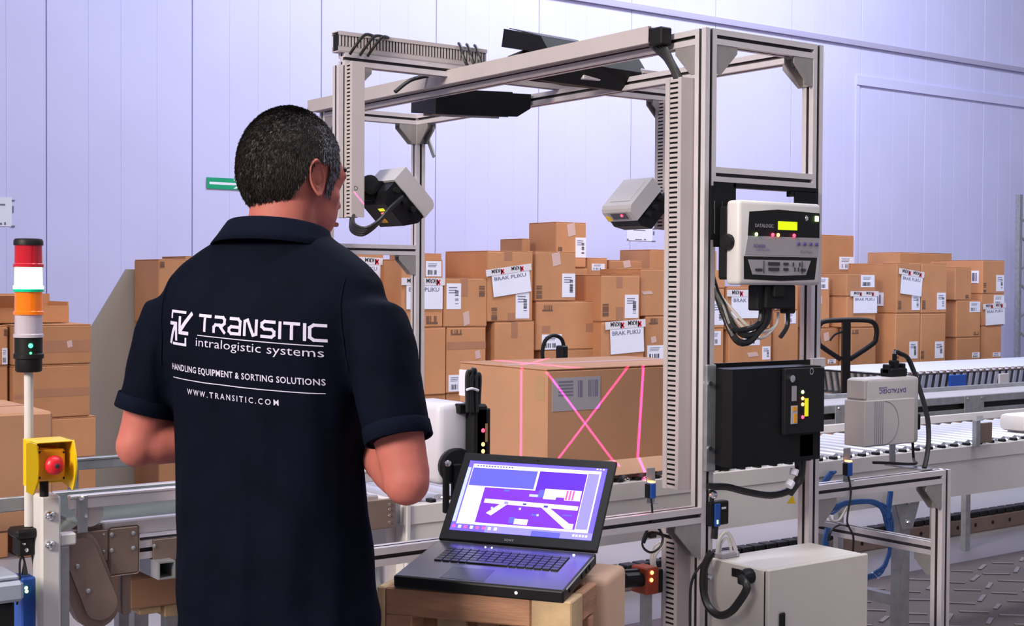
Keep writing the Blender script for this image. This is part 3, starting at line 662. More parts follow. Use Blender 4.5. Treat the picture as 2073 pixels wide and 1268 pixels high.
for k in range(4):
    d = V((0, .006*k, -.006*k))
    mb.tube([V((2.356, 4.14, 1.66))+d, W(716, 452+k, Y=4.06)+d, W(738, 462+k, Y=4.0)+d, W(765, 448, Y=3.98)+d, W(790, 420, Y=4.0)+d, W(815, 398, Y=4.04)+d], .0055, 7)
part(mb, 'cables', CABLE, t)
R = arm_scanner(W(1322, 359, Y=4.06), -1, 'grey-hooded barcode scanner on the right arm of the gantry with yellow sticker and window')
t, o, a, b, c, A, B, C, D = R
cz = W(1347, 412, Y=4.10).z
part(MB().lathe((3.755, 4.07, cz), (0, 1, 0), [(.02, -.004), (.044, 0), (.044, .022), (.02, .026)], 18).obox((3.80, 4.11, cz), (.06, 0, 0), (0, .02, 0), (0, 0, .036)), 'swivel_bracket', BLACK, t)
mb = MB()
for (dx, dz) in ((-.018, .022), (.012, .022), (-.018, -.022), (.012, -.022)): mb.ball((3.755+dx, 4.064, cz+dz), .007, .006, .007, 8, 6)
part(mb, 'screws', CHROME, t)
# ================================================================== DISPLAY UNIT ON THE GANTRY
t = thing('display_unit', 'white and black control unit with lit yellow-green display hanging from the gantry crossmember', 'control unit', (3.04, 2.84, 1.40))
yf = 2.79; P = W(1497, 404, Y=yf); Q = W(1662, 578, Y=yf); xa, xb, z1, z0 = P.x, Q.x, P.z, Q.z; w = xb-xa; hh = z1-z0
part(MB().bx(xa, xb, yf, yf+.055, z0, z1, .012, seg=3), 'case', WHITE, t, smooth=True)
part(MB().bx(xa+.008, xb-.008, yf+.055, yf+.095, z0+.015, z1-.015, .006), 'back_shell', BLACKP, t)
def uv(u, v): return V((xa+w*u, yf, z1-hh*v))
def plate(name, pts, m, d=.003, par=None): return part(MB().prism([uv(*p)-Y_*(d-.0018) for p in pts], (0, .0018, 0)), name, m, par or t)
top = plate('black_panel', [(.115, .135), (.45, .095), (.97, .115), (.97, .42), (.10, .42)], BLACKP)
plate('grey_panel', [(.10, .42), (.97, .42), (.96, .645), (.065, .645)], PANELG)
low = plate('black_panel', [(.055, .66), (.945, .66), (.915, .93), (.50, .95), (.06, .93)], BLACKP)
lp = plate('grey_inset', [(.10, .70), (.86, .70), (.80, .875), (.48, .888), (.155, .875)], PANELG, .0045)
mb = MB()
def ic(u, v, du, dv): mb.obox(uv(u, v)-Y_*.0048, (w*du/2, 0, 0), (0, .0006, 0), (0, 0, hh*dv/2))
for a in ((.40, .745, .14, .04), (.40, .81, .13, .035), (.545, .745, .06, .03), (.545, .81, .06, .03), (.22, .82, .08, .03), (.86-.10, .815, .06, .03), (.635, .75, .012, .05), (.655, .81, .012, .05), (.735-.02, .75, .012, .05), (.70, .81, .012, .05), (.28, .785, .006, .15), (.69+.055, .785, .006, .15)): ic(*a)
part(mb, 'connector_icons', INK, lp)
plate('lcd_screen', [(.455, .235), (.685, .235), (.685, .335), (.455, .335)], LCD, .0045, top)
mb = MB()
for u, k in ((.19, 0), (.385, 1), (.45, 2), (.645, 1)): mb.ball(uv(u, .40)-Y_*.004, .0055, .004, .0055, 8, 6, k)
mb.obox(uv(.925, .185)-Y_*.004, (.007, 0, 0), (0, .001, 0), (0, 0, .008), 0)
part(mb, 'status_lights', [LEDG, LEDR, LEDO], top)
part(MB().ball(uv(.80, .185)-Y_*.003, .006, .003, .009, 10, 8), 'key_button', CHROME, top)
mb = MB()
for k in range(4): mb.bx(uv(.685+k*.075, 0).x, uv(.685+k*.075, 0).x+.013, yf-.005, yf-.002, uv(0, .515).z, uv(0, .515).z+.009, .002)
part(mb, 'buttons', INKP, t)
mb = MB().text('DATALOGIC', .014, uv(.175, .315)-Y_*.0035, X_, Z_, width=w*.22, bold=.02)
part(mb, 'lettering', PANELG, top)
part(MB().text('SC6000', .013, uv(.16, .555)-Y_*.0035, X_, Z_, width=w*.14, bold=.02).text('CONTROLLER', .005, uv(.19, .59)-Y_*.0035, X_, Z_, width=w*.16), 'lettering', INKP, t)
part(MB().text('ID-Net', .013, uv(.73, .61)-Y_*.0035, X_, Z_, width=w*.14, bold=0), 'lettering', INKG, t)
mb = MB().bx(3.00, 3.045, yf+.01, yf+.06, z0-.035, z0, .003, 1).bx(2.975, 3.10, yf+.02, yf+.075, z0-.07, z0, .005)
mb.bx(2.95, 2.98, yf+.03, yf+.07, z0-.075, z0, .004).bx(3.085, 3.115, yf+.03, yf+.07, z0-.085, z0, .004)
part(mb, 'plugs', [BLACKP, BLACKP], t)
br = MB().box(2.87, 2.885, yf-.01, yf+.085, 1.50, 1.712) if 0 else MB()
zc = 1.7155
# left wing with two slots, top bar and right wing
xl0, xl1 = W(1446, 440, Y=2.86).x, W(1492, 440, Y=2.86).x; yb = 2.875
zlow = W(1460, 500, Y=2.86).z
s1, s2 = xl0+.012, xl0+.062
br = MB()
for (u0, u1, zz0, zz1) in ((xl0, xl0+.014, zlow+.02, zc-.012), (xl0+.014, xl0+.020, zlow, 1.565), (xl0+.014, xl0+.020, 1.66, zc), (xl0+.020, xl0+.045, zlow, zc), (xl0+.045, xl0+.051, zlow, 1.565), (xl0+.045, xl0+.051, 1.66, zc), (xl0+.051, xl1+.01, zlow, zc)): br.box(u0, u1, yb, yb+.004, zz0, zz1)
br.box(xl1, 3.27, yb, yb+.03, zc-.014, zc).box(3.165, 3.27, yb, yb+.004, zc-.075, zc-.012).box(3.15, 3.162, yb, yb+.02, zc-.03, zc-.012)
part(br, 'mounting_bracket', BLACK, t)
part(MB().lathe(W(1473, 490, Y=2.83), (1, 0, 0), [(.008, -.012), (.022, -.01), (.024, 0), (.022, .012), (.014, .014), (.014, .05)], 14), 'clamp_knob', BLACKP, t)
part(MB().ball((xb+.004, yf+.03, uv(0, .53).z), .007, .008, .009, 10, 8), 'side_knob', BLACKP, t)
mb = MB()
zc2 = z0-.08
for (x1, r, dd) in ((3.005, .0105, 0), (3.02, .009, .02), (2.99, .009, .035)):
    mb.tube([(x1, yf+.05, zc2+.02), (x1-.008, yf+.05, zc2-.03), (x1-.06, yf+.055, zc2-.085+dd), (x1-.11, yf+.06, zc2-.08+dd), (2.88-dd*.2, 2.88, zc2-.015+dd), (2.862, 2.905, zc2+.07), (2.858, 2.93, zc2+.14)], r, 8)
part(mb, 'cables', CABLE, t)
mb = MB()
for dd in (0, .018): mb.tube([(3.06, yf+.05, zc2), (3.05, yf+.05, zc2-.04), (2.99, yf+.055, zc2-.078+dd), (2.93, yf+.06, zc2-.05+dd), (2.87, 2.89, zc2+.03+dd), (2.86, 2.91, zc2+.06)], .0045, 7)
part(mb, 'thin_cables', GREYC, t, label='thin grey cables')
part(MB().tube([(3.10, yf+.05, z0-.07), (3.10, yf+.05, z0-.12), (3.07, yf+.05, z0-.155)], .007, 8), 'short_cable', CABLE, t)
# ================================================================== BIG BLACK SCANNER LOW ON THE GANTRY
t = thing('side_scanner', 'big black side scanner with row of lit lights mounted between the near gantry posts', 'scanner', (3.06, 2.82, .88))
yf = 2.80; bz1, bz0 = 1.175, .893; x0, x1 = 2.775, 3.205
mb = MB().prism([(x0, 2.893, bz0), (x0, 2.893, bz1), (x0, yf+.045, bz1), (x0+.055, yf, bz1), (x0+.055, yf, bz0), (x0, yf+.045, bz0)][::1], (0, 0, 0)) if 0 else MB()
prof = [(2.852, 2.893), (2.822, yf+.03), (2.832, yf), (x1, yf), (x1, 2.893)]
mb.prism([(x, y, bz0) for x, y in prof], (0, 0, bz1-bz0))
part(mb, 'housing', BLACK, t)
part(MB().box(2.856, 3.27, 2.893, 2.899, bz0-.02, bz1+.012), 'mounting_plate', BLACK, t)
part(MB().bx(3.262, 3.325, 2.885, 2.90, bz1-.012, bz1+.016, .002), 'aluminium_strip', ALU, t)
xp = W(1588, 800, Y=yf-.012).x; zp = W(1620, 878, Y=yf-.012).z
pn = part(MB().bx(xp, x1+.002, yf-.014, yf, zp, bz1-.004, .002), 'control_panel', BLACKP, t)
part(MB().prism([(xp, yf, zp), (x1, yf, zp), (x1-.01, yf, zp-.07), (xp+.06, yf, bz0+.01), (xp, yf, bz0+.03)], (0, -.003, 0)) if 0 else MB().prism([(x1, yf+.002, zp-.002), (x1, 2.89, zp-.002), (x1+.0, 2.89, bz0), (x1-.075, yf+.002, bz0)], (.002, 0, 0)), 'side_plate', BLACK, t)
yy = yf-.0145
mb = MB()
for py, k in ((794, 0), (807, 1), (819, 1), (845, 2)): mb.ball(W(1625, py, Y=yy), .0055, .004, .0055, 8, 6, k)
part(mb, 'status_lights', [LEDG, LEDO, LEDR], pn)
def pq(x0, y0, x1, y1, name, m, par, d=.001): A = W(x0, y0, Y=yy); B = W(x1, y1, Y=yy); return part(MB().box(A.x, B.x, yy-d, yy, B.z, A.z), name, m, par)
pq(1629, 807, 1636, 843, 'display', LCDY, pn); wl = pq(1601, 822, 1614, 858, 'warning_label', GREYP, pn); yy -= .001
pq(1605, 824, 1613, 832, 'yellow_mark', YELO, wl); pq(1607, 838, 1613, 856, 'yellow_mark', YELO, wl); yy += .001
pq(1603, 782, 1612, 812, 'printed_text', PANELG, pn)
part(MB().lathe(W(1602, 767, Y=yy), (0, -1, 0), [(.011, 0), (.011, .006), (.006, .007)], 14), 'key_switch', CHROME, pn)
A = W(1643, 752, Y=yy)
part(MB().add([A+X_*(r*math.cos(2*PI*i/16))+Z_*(r*1.25*math.sin(2*PI*i/16))-Y_*.0006 for r in (.006, .0085) for i in range(16)], [(i, (i+1) % 16, 16+(i+1) % 16, 16+i) for i in range(16)]), 'ring_mark', PANELG, pn)
xp2 = W(1627, 890, Y=yf).x
part(MB().bx(xp2-.02, xp2+.045, yf+.0, yf+.05, zp-.075, zp-.003, .004), 'plug', BLACKP, t)
mb = MB()
mb.tube([(xp2+.01, yf+.03, zp-.07), (xp2+.012, yf+.03, zp-.13), W(1618, 965, Y=2.83), W(1600, 992, Y=2.85), W(1560, 1003, Y=2.87), W(1510, 996, Y=2.88), W(1470, 986, Y=2.885), W(1432, 986, Y=2.895)], .011, 8)
mb.tube([(xp2+.03, yf+.03, zp-.07), (xp2+.022, yf+.03, zp-.14), W(1612, 980, Y=2.84), W(1598, 1000, Y=2.86)], .012, 8)
part(mb, 'cables', CABLE, t)
mb = MB()
for (a, b) in (((1606, 962), (1609, 950)), ((1596, 985), (1602, 975))): mb.cyl(W(*a, Y=2.826), W(*b, Y=2.826), .0135, n=10)
part(mb, 'cable_tags', PAPER, t)
fl = MB().bx(2.812, 2.852, 2.885, 2.8985, bz0-.02, bz1+.01, .003)
part(fl, 'side_flange', STEEL, t)
t = thing('warning_sticker', 'yellow triangular warning sticker on the far right gantry post', 'sticker', (3.275, 2.899, .74))
A = W(1593, 1020, Y=2.899); B = W(1610, 1020, Y=2.899); C = W(1604, 1002, Y=2.899)
part(MB().prism([A, B, C], (0, -.0012, 0)), 'triangle', YEL, t)
# ================================================================== ROLLER CONVEYOR (through the gantry)
CY0, CY1, RZ = 3.28, 3.80, .812
t = thing('roller_conveyor', 'white roller conveyor running through the gantry with silver rollers', 'conveyor', (5.0, 3.54, 0))
XA, XB = 2.03, 9.0
rail = part(MB().bx(XA, XB, CY0, CY0+.035, .735, .792, .003).box(XA, XB, CY0+.004, CY0+.008, .60, .735), 'side_rail', WHITE, t)
part(MB().bx(XA, XB, CY1-.01, CY1+.025, .735, .792, .003), 'side_rail', WHITE, t)
XP = [XA, 2.95, 3.72, 4.55, 5.05, 5.95, 7.0, 8.0, 9.0]
for i in range(len(XP)-1): part(MB().bx(XP[i]+.003, XP[i+1]-.003, CY0+.012, CY0+.016, .695 if i == 2 else .63, .735, .0012), 'side_panel', CREAM, t)
mb = MB()
for x in (4.62, 4.98, 5.12, 5.4, 5.9, 6.0, 6.4):
    for z in (.655, .71): mb.ball((x, CY0+.010, z), .008, .006, .008, 8, 6)
part(mb, 'bolts', STEEL, t, kind='stuff')
n = int((XB-XA)/.078); r0 = None
for i in range(n):
    x = XA+.06+i*.078
    if r0 is None: r0 = part(MB().lathe((0, CY0+.038, 0), (0, 1, 0), [(.006, -.022), (.006, 0), (.024, 0), (.025, .004), (.025, CY1-CY0-.056), (.024, CY1-CY0-.052)], 14), 'roller', ROLLER, None, smooth=True); r0.parent = t; r0.location = V((x, 0, .785))-V((5.0, 3.54, 0))
    else: cp(r0, t, V((x, 0, .785))-V((5.0, 3.54, 0)))
mb = MB()
for i in range(n): mb.ball((XA+.06+i*.078, CY0+.020, .797), .011, .010, .009, 8, 6)
part(mb, 'axle_caps', CHROME, t, kind='stuff')
mb = MB()
for i in range(n): mb.bx(XA+.092+i*.078, XA+.112+i*.078, CY0+.006, CY0+.034, .791, .802, .002)
part(mb, 'dark_gap_blocks', BLACKP, t, kind='stuff')  # black blocks standing in for the dark gaps between roller ends
for x in (2.30, 4.27, 6.3, 8.4):
    for y in (CY0+.05, CY1-.05): part(MB().box(x-.03, x+.03, y-.02, y+.02, .017, .62), 'leg', STEEL, t)
    part(MB().prism([(x-.085, CY0+.018, .635), (x+.085, CY0+.018, .635), (x+.032, CY0+.018, .50), (x-.032, CY0+.018, .50)], (0, .008, 0)), 'leg_bracket', STEEL, t)
    part(MB().box(x-.02, x+.02, CY0+.07, CY1-.07, .20, .24), 'cross_tie', STEEL, t)
    part(MB().ball((x, CY0+.014, .60), .011, .007, .011, 10, 6).ball((x, CY0+.014, .525), .009, .007, .009, 10, 6), 'bolt', CHROME, t)
    part(MB().bx(x-.06, x+.06, CY0+.0, CY0+.10, .0065, .0165, .002).bx(x-.06, x+.06, CY1-.10, CY1, .0065, .0165, .002), 'foot', STEEL, t)
mb = MB().box(1.96, 5.2, CY0+.10, CY0+.16, .40, .46).box(5.2, 5.4, CY0+.10, CY0+.16, .40, .46)
# guide strip on the far side
part(MB().bx(3.2, 9.0, 3.84, 3.856, .80, .835, .003), 'guide_strip', WHITE, t)
for k in range(9): part(MB().box(3.6+k*.62, 3.63+k*.62, 3.826, 3.84, .74, .82), 'guide_holder', STEEL, t)
part(MB().bx(2.035, 2.05, CY0-.006, CY1+.02, .50, .80, .003), 'end_plate', WHITE, t)
# small brackets on the near rail
for px, z0 in ((1925-187, .79), ):
    pass
t2 = thing('photo_reflector', 'steel bracket with square reflector clipped to the conveyor rail at right', 'bracket', W(1980, 905, Y=3.27))
A = W(1972, 905, Y=3.27)
part(MB().bx(A.x-.008, A.x+.02, 3.255, 3.275, A.z, A.z+.105, .002), 'bracket', STEEL, t2)
A = W(1992, 900, Y=3.27); part(MB().bx(A.x-.03, A.x+.055, 3.27, 3.276, A.z+.005, A.z+.085, .003), 'plate', DULL, t2)
t2 = thing('foam_block', 'white foam block lying on the rollers at the right edge', 'foam', (5.3, 3.5, RZ))
A = W(2035, 893, Y=3.33); part(MB().bx(A.x+.14, A.x+.55, 3.33, 3.46, RZ, RZ+.07, .02, seg=2), 'block', mat('white_foam', (.8, .76, .74), .8), t2, smooth=True)
# ================================================================== SECOND CONVEYOR (grey steel channels)
t = thing('chain_conveyor', 'grey galvanised channel conveyor running behind the roller conveyor', 'conveyor', (6.0, 4.6, 0))
Yc = 4.45
part(MB().bx(3.5, 12.0, Yc, Yc+.02, .795, .835, .003), 'upper_channel', STEEL, t)
part(MB().bx(3.5, 12.0, Yc+.002, Yc+.02, .715, .765, .003), 'lower_channel', STEEL, t)
part(MB().box(3.5, 12.0, Yc+.018, Yc+.05, .765, .795), 'chain', BLACKP, t)
part(MB().bx(3.5, 12.0, Yc+.45, Yc+.47, .715, .835, .003), 'far_channel', STEEL, t)
part(MB().box(3.5, 12, Yc+.02, Yc+.45, .80, .812), 'deck', GREYP, t)
for x in (5.28, 6.30, 7.4, 8.6, 9.8): 
    pl = part(MB().bx(x-.085, x+.085, Yc-.006, Yc, .715, .835, .002), 'joint_plate', STEEL, t)
    mb = MB()
    for dx in (-.06, .06):
        for z in (.73, .82): mb.ball((x+dx, Yc-.007, z), .008, .005, .008, 8, 6)
    part(mb, 'bolts', CHROME, pl)
    for y in (Yc+.04, Yc+.24): part(MB().box(x-.02, x+.02, y-.015, y+.015, 0, .715), 'leg', STEEL, t)
# ================================================================== FLEXIBLE SKATE-WHEEL CONVEYOR
t = thing('flexible_conveyor', 'extendable skate conveyor with pale top and slanted steel lattice sides, right background', 'conveyor', (8.4, 6.9, 0))
fx0, fx1, fy0, fy1, fz0, fz1 = 8.2, 13.5, 6.39, 7.30, .585, .775
part(MB().bx(fx0, fx1, fy0, fy1, fz1-.012, fz1, .004), 'top_sheet', mat('pale_top_sheet', (.62, .66, .80), .4), t)
part(MB().bx(fx0-.05, fx1, fy0-.10, fy0+.02, fz0-.055, fz0-.015, .004), 'lower_side_rail', mat('pale_blue_rail', (.62, .64, .88), .4), t)
part(MB().bx(fx0-.04, fx0+.02, fy0, fy1, fz0-.04, fz0, .004), 'lower_end_rail', STEEL, t)
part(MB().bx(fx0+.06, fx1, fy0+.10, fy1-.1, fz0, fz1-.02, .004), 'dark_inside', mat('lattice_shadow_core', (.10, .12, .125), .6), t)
sl = None
for i in range(64):
    x = fx0+.05+i*.0815
    if sl is None:
        sl = part(MB().obox((0, 0, 0), (.016, 0, 0), (0, .006, 0), (.022, 0, .085)), 'lattice_bar', mat('lattice_steel', (.48, .47, .58), .35, .5), None); sl.parent = t; sl.location = V((x, fy0-.005, (fz0+fz1)/2-.01))-V((8.4, 6.9, 0))
    else: cp(sl, t, V((x, fy0-.005, (fz0+fz1)/2-.01))-V((8.4, 6.9, 0)))
mb = MB()
for i in range(64):
    x = fx0+.07+i*.0815
    mb.cyl((x, fy0-.012, fz1-.005), (x, fy0+.03, fz1-.005), .014, n=8)
part(mb, 'axle_ends', DULL, t, kind='stuff')
eb = None
for i in range(15):
    y = fy0+.04+i*.06
    if eb is None: eb = part(MB().obox((0, 0, 0), (.008, 0, 0), (0, .012, 0), (0, .014, .07)), 'end_bar', STEEL, None); eb.parent = t; eb.location = V((fx0+.01, y, .68))-V((8.4, 6.9, 0))
    else: cp(eb, t, V((fx0+.01, y, .68))-V((8.4, 6.9, 0)))
for x in (8.4, 9.8, 11.2, 12.6):
    for y in (fy0+.1, fy1-.1): part(MB().cyl((x, y, .0), (x, y, fz0), .02, n=10), 'leg', STEEL, t)
A = W(1937, 765, Y=6.38)
part(MB().bx(A.x-.10, A.x+.10, 6.365, 6.384, .60, .745, .003), 'blue_clip', BLUEP, t, label='blue plastic clip')
A = W(2030, 768, Y=6.38)
part(MB().bx(A.x-.06, A.x+.06, 6.365, 6.384, .61, .735, .003), 'grey_clip', BEIGE, t, label='grey plastic clip')
# ================================================================== PALLET TRUCK HANDLE
t = thing('pallet_truck', 'dark pallet truck handle with loop grip standing in front of the boxes at right', 'pallet truck', (6.75, 6.0, 0))
D = 9.0
def pt(px, py): return W(px, py, D=D)
sh = MB().obox((pt(1711, 650)+pt(1711, 1010))/2, RIGHT*.026, V((.59, .807, 0))*.02, V((0, 0, (pt(1711, 650)-pt(1711, 1010)).z/2)))
part(sh, 'shaft', BLACK, t)
part(MB().tube([pt(1702, 728), pt(1662, 701), pt(1657, 690), pt(1657, 664), pt(1666, 652), pt(1690, 649), pt(1735, 648), pt(1764, 651), pt(1774, 664), pt(1773, 686), pt(1765, 698), pt(1720, 728)], .0165, 10, sm=3), 'loop_grip', BLACK, t, smooth=True)
part(MB().tube([pt(1705, 672), pt(1690, 678), pt(1680, 690)], .007, 8), 'release_lever', BLACK, t)
bp = pt(1711, 1010); bp.z = 0
part(MB().cyl(bp+V((-.09, .05, .10)), bp+V((.07, -.05, .10)), .10, n=18), 'steer_wheel', BLACKP, t)
part(MB().cyl(bp+V((0, 0, .10)), bp+V((0, 0, .45)), .06, n=14), 'pump', ORANGE, t)
fd = V((-.95, .31, 0)); sd = V((.31, .95, 0))
for s in (-1, 1): part(MB().obox(bp+fd*.8+sd*(.19*s)+V((0, 0, .07)), fd*.6, sd*.08, V((0, 0, .02))), 'fork', ORANGE, t)
part(MB().obox(bp+fd*.16+V((0, 0, .14)), fd*.05, sd*.26, V((0, 0, .09))), 'fork_carriage', ORANGE, t)
# ================================================================== MOVING CARTON ON THE ROLLERS + cardboard tray
t = thing('moving_carton', 'large brown carton with a label on the rollers, crossed by red laser lines', 'cardboard box', (2.92, 3.56, RZ+.006))
bx0, bx1, by0, by1, bz0, bz1 = 2.565, 3.29, 3.325, 3.80, RZ+.012, 1.156
part(MB().bx(bx0, bx1, by0, by1, bz0, bz1-.004, .006), 'carton', CARDBOX, t)
part(MB().bx(bx0, bx1, by0, (by0+by1)/2-.001, bz1-.004, bz1, .001), 'flap', CARDBOX, t)
part(MB().bx(bx0, bx1, (by0+by1)/2+.001, by1, bz1-.004, bz1, .001), 'flap', CARDBOX, t)
part(MB().box(bx0+.01, bx1-.01, (by0+by1)/2-.03, (by0+by1)/2+.03, bz1, bz1+.0008), 'tape_strip', TAPE, t)
A = W(1118, 766, Y=by0); B = W(1215, 828, Y=by0)
lb = part(MB().box(A.x, B.x, by0-.001, by0, B.z, A.z), 'shipping_label', mat('label_paper', (.34, .32, .36), .7), t)
m2 = MB(); w = B.x-A.x; hh = A.z-B.z; bars(m2, A.x+w*.52, A.x+w*.95, B.z+hh*.40, B.z+hh*.90, by0-.0011, 0, 12)
for q in (.45, .55, .65, .75, .85): m2.box(A.x+w*.12, A.x+w*.42, by0-.0016, by0-.0011, B.z+hh*q, B.z+hh*(q+.05), 1)
part(m2, 'barcode', [INKG, INKG], lb)
A = W(930, 748, X=bx0); B = W(966, 805, X=bx0)
part(MB().box(bx0-.001, bx0, B.y, A.y, B.z, A.z), 'shipping_label', PAPER, t)
A = W(1083, 762, X=bx0); B = W(1102, 812, X=bx0)
part(MB().box(bx0-.0008, bx0, A.y, B.y, B.z, A.z), 'printed_mark', mat('faint_print', (.40, .24, .12), .8), t)
t = thing('cardboard_sheet', 'flat cardboard sheet under the moving carton, lit by the lasers', 'cardboard sheet', (2.9, 3.5, RZ))
part(MB().bx(2.55, 3.36, 3.296, 3.80, RZ+.001, RZ+.009, .002).prism([(2.72, 3.290, RZ+.004), (3.34, 3.290, RZ+.004), (3.34, 3.321, RZ+.048), (2.72, 3.321, RZ+.048)], (0, .002, -.002)), 'sheet', CARDIN, t)
# ================================================================== RIGHT SMALL FRAME
t = g
RX = 3.9615
part(bar((GX1+h, GY0, .768), (RX-h, GY0, .768)), 'rail', AL, t)
part(bar((RX, GY0, .009), (RX, GY0, .79)), 'post', AL, t)
part(bar((RX, 3.50, 0), (RX, 3.50, .79)), 'post', AL, t) if 0 else None
part(bar((RX, GY0+h, .517), (RX, 3.48, .517)), 'side_rail', AL, t)
part(gusset((RX-h, GY0, .7455), (-1, 0, 0), (0, 0, -1), (0, 1, 0), .085), 'corner_bracket', BRACKET, t)
part(gusset((GX1+h, GY0, .7455), (1, 0, 0), (0, 0, -1), (0, 1, 0), .085), 'corner_bracket', BRACKET, t)
part(gusset((RX, GY0+h, .4945), (0, 1, 0), (0, 0, -1), (1, 0, 0), .07), 'corner_bracket', BRACKET, t)
# photo sensors
def photo_sensor(px, ptop, pbot, Y, label, z=.791):
    A = W(px, ptop, Y=Y); B = W(px, pbot, Y=Y)
    t = thing('photo_sensor', label, 'sensor', (A.x, Y, z), group='blue photo sensors')
    part(MB().bx(A.x-.012, A.x+.020, Y+.004, Y+.008, z, A.z, .001).bx(A.x-.012, A.x+.020, Y-.012, Y+.008, z, z+.004, .001), 'bracket', STEEL, t)
    b = part(MB().bx(A.x-.018, A.x+.004, Y-.02, Y+.003, z+.018, z+.062, .003), 'sensor_body', BLUEP, t)
    part(MB().bx(A.x-.014, A.x+.002, Y-.018, Y, z+.0625, z+.067, .001), 'indicator', LEDO, b)
    part(MB().bx(A.x-.024, A.x-.018, Y-.016, Y, z+.02, z+.06, .001), 'lens_cover', BLACKP, b)
    return t, A, b
t, A, b = photo_sensor(1318, 948, 1020, 2.925, 'blue photo sensor with lit indicator on a steel bracket left of the near gantry post')
c0 = V((A.x-.008, 2.915, .808))
part(MB().tube([c0, c0+V((0, -.005, -.06)), W(1302, 1090, Y=2.90), W(1303, 1110, Y=2.90), W(1320, 1119, Y=2.90), W(1338, 1105, Y=2.91), W(1341, 1085, Y=2.92), W(1330, 1066, Y=2.93), W(1320, 1058, Y=2.95)], .0035, 6), 'cable', CABLE, t)
part(MB().tube([W(1303, 1100, Y=2.93), W(1312, 1082, Y=2.93), W(1330, 1080, Y=2.93), W(1350, 1086, Y=2.95), W(1366, 1082, Y=2.97)], .005, 6).bx(W(1312, 1084, Y=2.93).x, W(1326, 1084, Y=2.93).x, 2.92, 2.94, W(1312, 1090, Y=2.93).z, W(1312, 1078, Y=2.93).z, .003), 'cable_plug', CABLE, t)
t, A, b = photo_sensor(1716, 908, 980, 2.915, 'blue photo sensor on a steel bracket on the low frame right of the gantry')
c0 = V((A.x-.008, 2.905, .808))
part(MB().tube([c0, c0+V((0, -.012, -.05)), W(1715, 1050, Y=2.88), W(1718, 1066, Y=2.88), W(1727, 1085, Y=2.88), W(1727, 1110, Y=2.9), W(1724, 1150, Y=2.93)], .0035, 6).tube([W(1717, 1066, Y=2.88), W(1700, 1063, Y=2.9), W(1682, 1075, Y=2.9), W(1676, 1095, Y=2.91)], .0035, 6), 'cable', CABLE, t)
# amplifier box on the near post
A = W(1452, 1040, Y=2.89)
t = thing('sensor_amplifier', 'small black and blue sensor amplifier clipped beside the near gantry post', 'sensor', A)
part(MB().bx(A.x-.034, A.x+.045, 2.885, 2.915, A.z-.035, A.z+.035, .004), 'case', BLACKP, t)
part(MB().bx(A.x-.018, A.x+.006, 2.881, 2.886, A.z-.037, A.z+.030, .002), 'blue_front', BLUEP, t, label='blue front strip')
part(MB().box(A.x+.012, A.x+.030, 2.8835, 2.885, A.z+.012, A.z+.018), 'label', PAPER, t)
part(MB().ball((A.x-.008, 2.880, A.z-.02), .003, .002, .003, 8, 6).ball((A.x-.008, 2.880, A.z-.026), .003, .002, .003, 8, 6), 'status_light', LEDG, t)
part(MB().cyl((A.x-.014, 2.90, A.z+.035), (A.x-.014, 2.90, A.z+.055), .008, n=10).cyl((A.x-.014, 2.90, A.z+.05), (A.x-.012, 2.90, A.z+.085), .005, .003, n=8).cyl((A.x, 2.9, A.z-.035), (A.x-.004, 2.9, A.z-.075), .012, n=10), 'plugs', CABLE, t)
# ================================================================== CONTROL CABINET
t = thing('control_cabinet', 'pale steel control cabinet with hinged door at the foot of the gantry', 'cabinet', (3.06, 2.79, 0))
cx0, cx1, cy0, cy1, cz1 = 2.846, 3.268, 2.665, 2.894, .618
cz0 = .12
part(MB().bx(cx0, cx1, cy0+.022, cy1, cz0, cz1, .004), 'case', CREAM, t)
part(MB().bx(cx0+.002, cx1-.002, cy0+.016, cy0+.022, cz0+.006, cz1-.006, .001), 'door_seal', BLACKP, t)
d = part(MB().bx(cx0-.001, cx1+.001, cy0, cy0+.016, cz0, cz1+.002, .003), 'door', CREAM, t)
A = W(1582, 1252, Y=cy0)
part(MB().bx(A.x-.012, A.x+.010, cy0-.008, cy0, A.z-.035, A.z+.016, .003), 'lock', BLACKP, d)
part(MB().bx(cx0+.05, cx0+.09, cy0+.03, cy1, 0, cz0, .003).bx(cx1-.09, cx1-.05, cy0+.03, cy1, 0, cz0, .003), 'stand', STEEL, t)
A = W(1519, 1166, X=cx0); B = W(1493, 1161, X=cx0)
part(MB().lathe(A+X_*.0, (-1, 0, 0), [(.022, 0), (.022, .015), (.016, .03), (.013, .032)], 14).lathe(A-X_*.03, (-.5, -.3, -.8), [(.016, 0), (.012, .02)], 12), 'cable_gland', BLACKP, t)
part(MB().box(cx0-.0015, cx0, B.y-.022, B.y+.022, B.z-.012, B.z+.012), 'label_plate', BLACKP, t)
q = A-X_*.045
part(MB().tube([A-X_*.036, W(1512, 1190, X=2.80), W(1497, 1218, X=2.80), W(1478, 1240, X=2.80), W(1455, 1246, X=2.80), W(1434, 1228, X=2.798), W(1424, 1195, X=2.798), W(1425, 1155, X=2.798), W(1434, 1130, X=2.80), W(1442, 1118, X=2.81)], .0115, 10), 'supply_cable', CABLE, t, smooth=True)
mb = MB().tube([(2.862, 2.885, cz1-.01), (2.862, 2.88, cz1+.05), (2.885, 2.87, cz1+.075), (2.91, 2.862, cz1+.03), (2.915, 2.86, cz1+.004)], .006, 8).tube([(2.87, 2.885, cz1-.01), (2.872, 2.88, cz1+.04), (2.89, 2.87, cz1+.055), (2.90, 2.862, cz1)], .004, 8)
part(mb, 'top_cables', GREYC, t, label='grey looped cables on top')
part(MB().bx(2.855, 2.925, 2.855, 2.893, cz1-.001, cz1+.016, .003), 'cable_entry', PANELG, t)
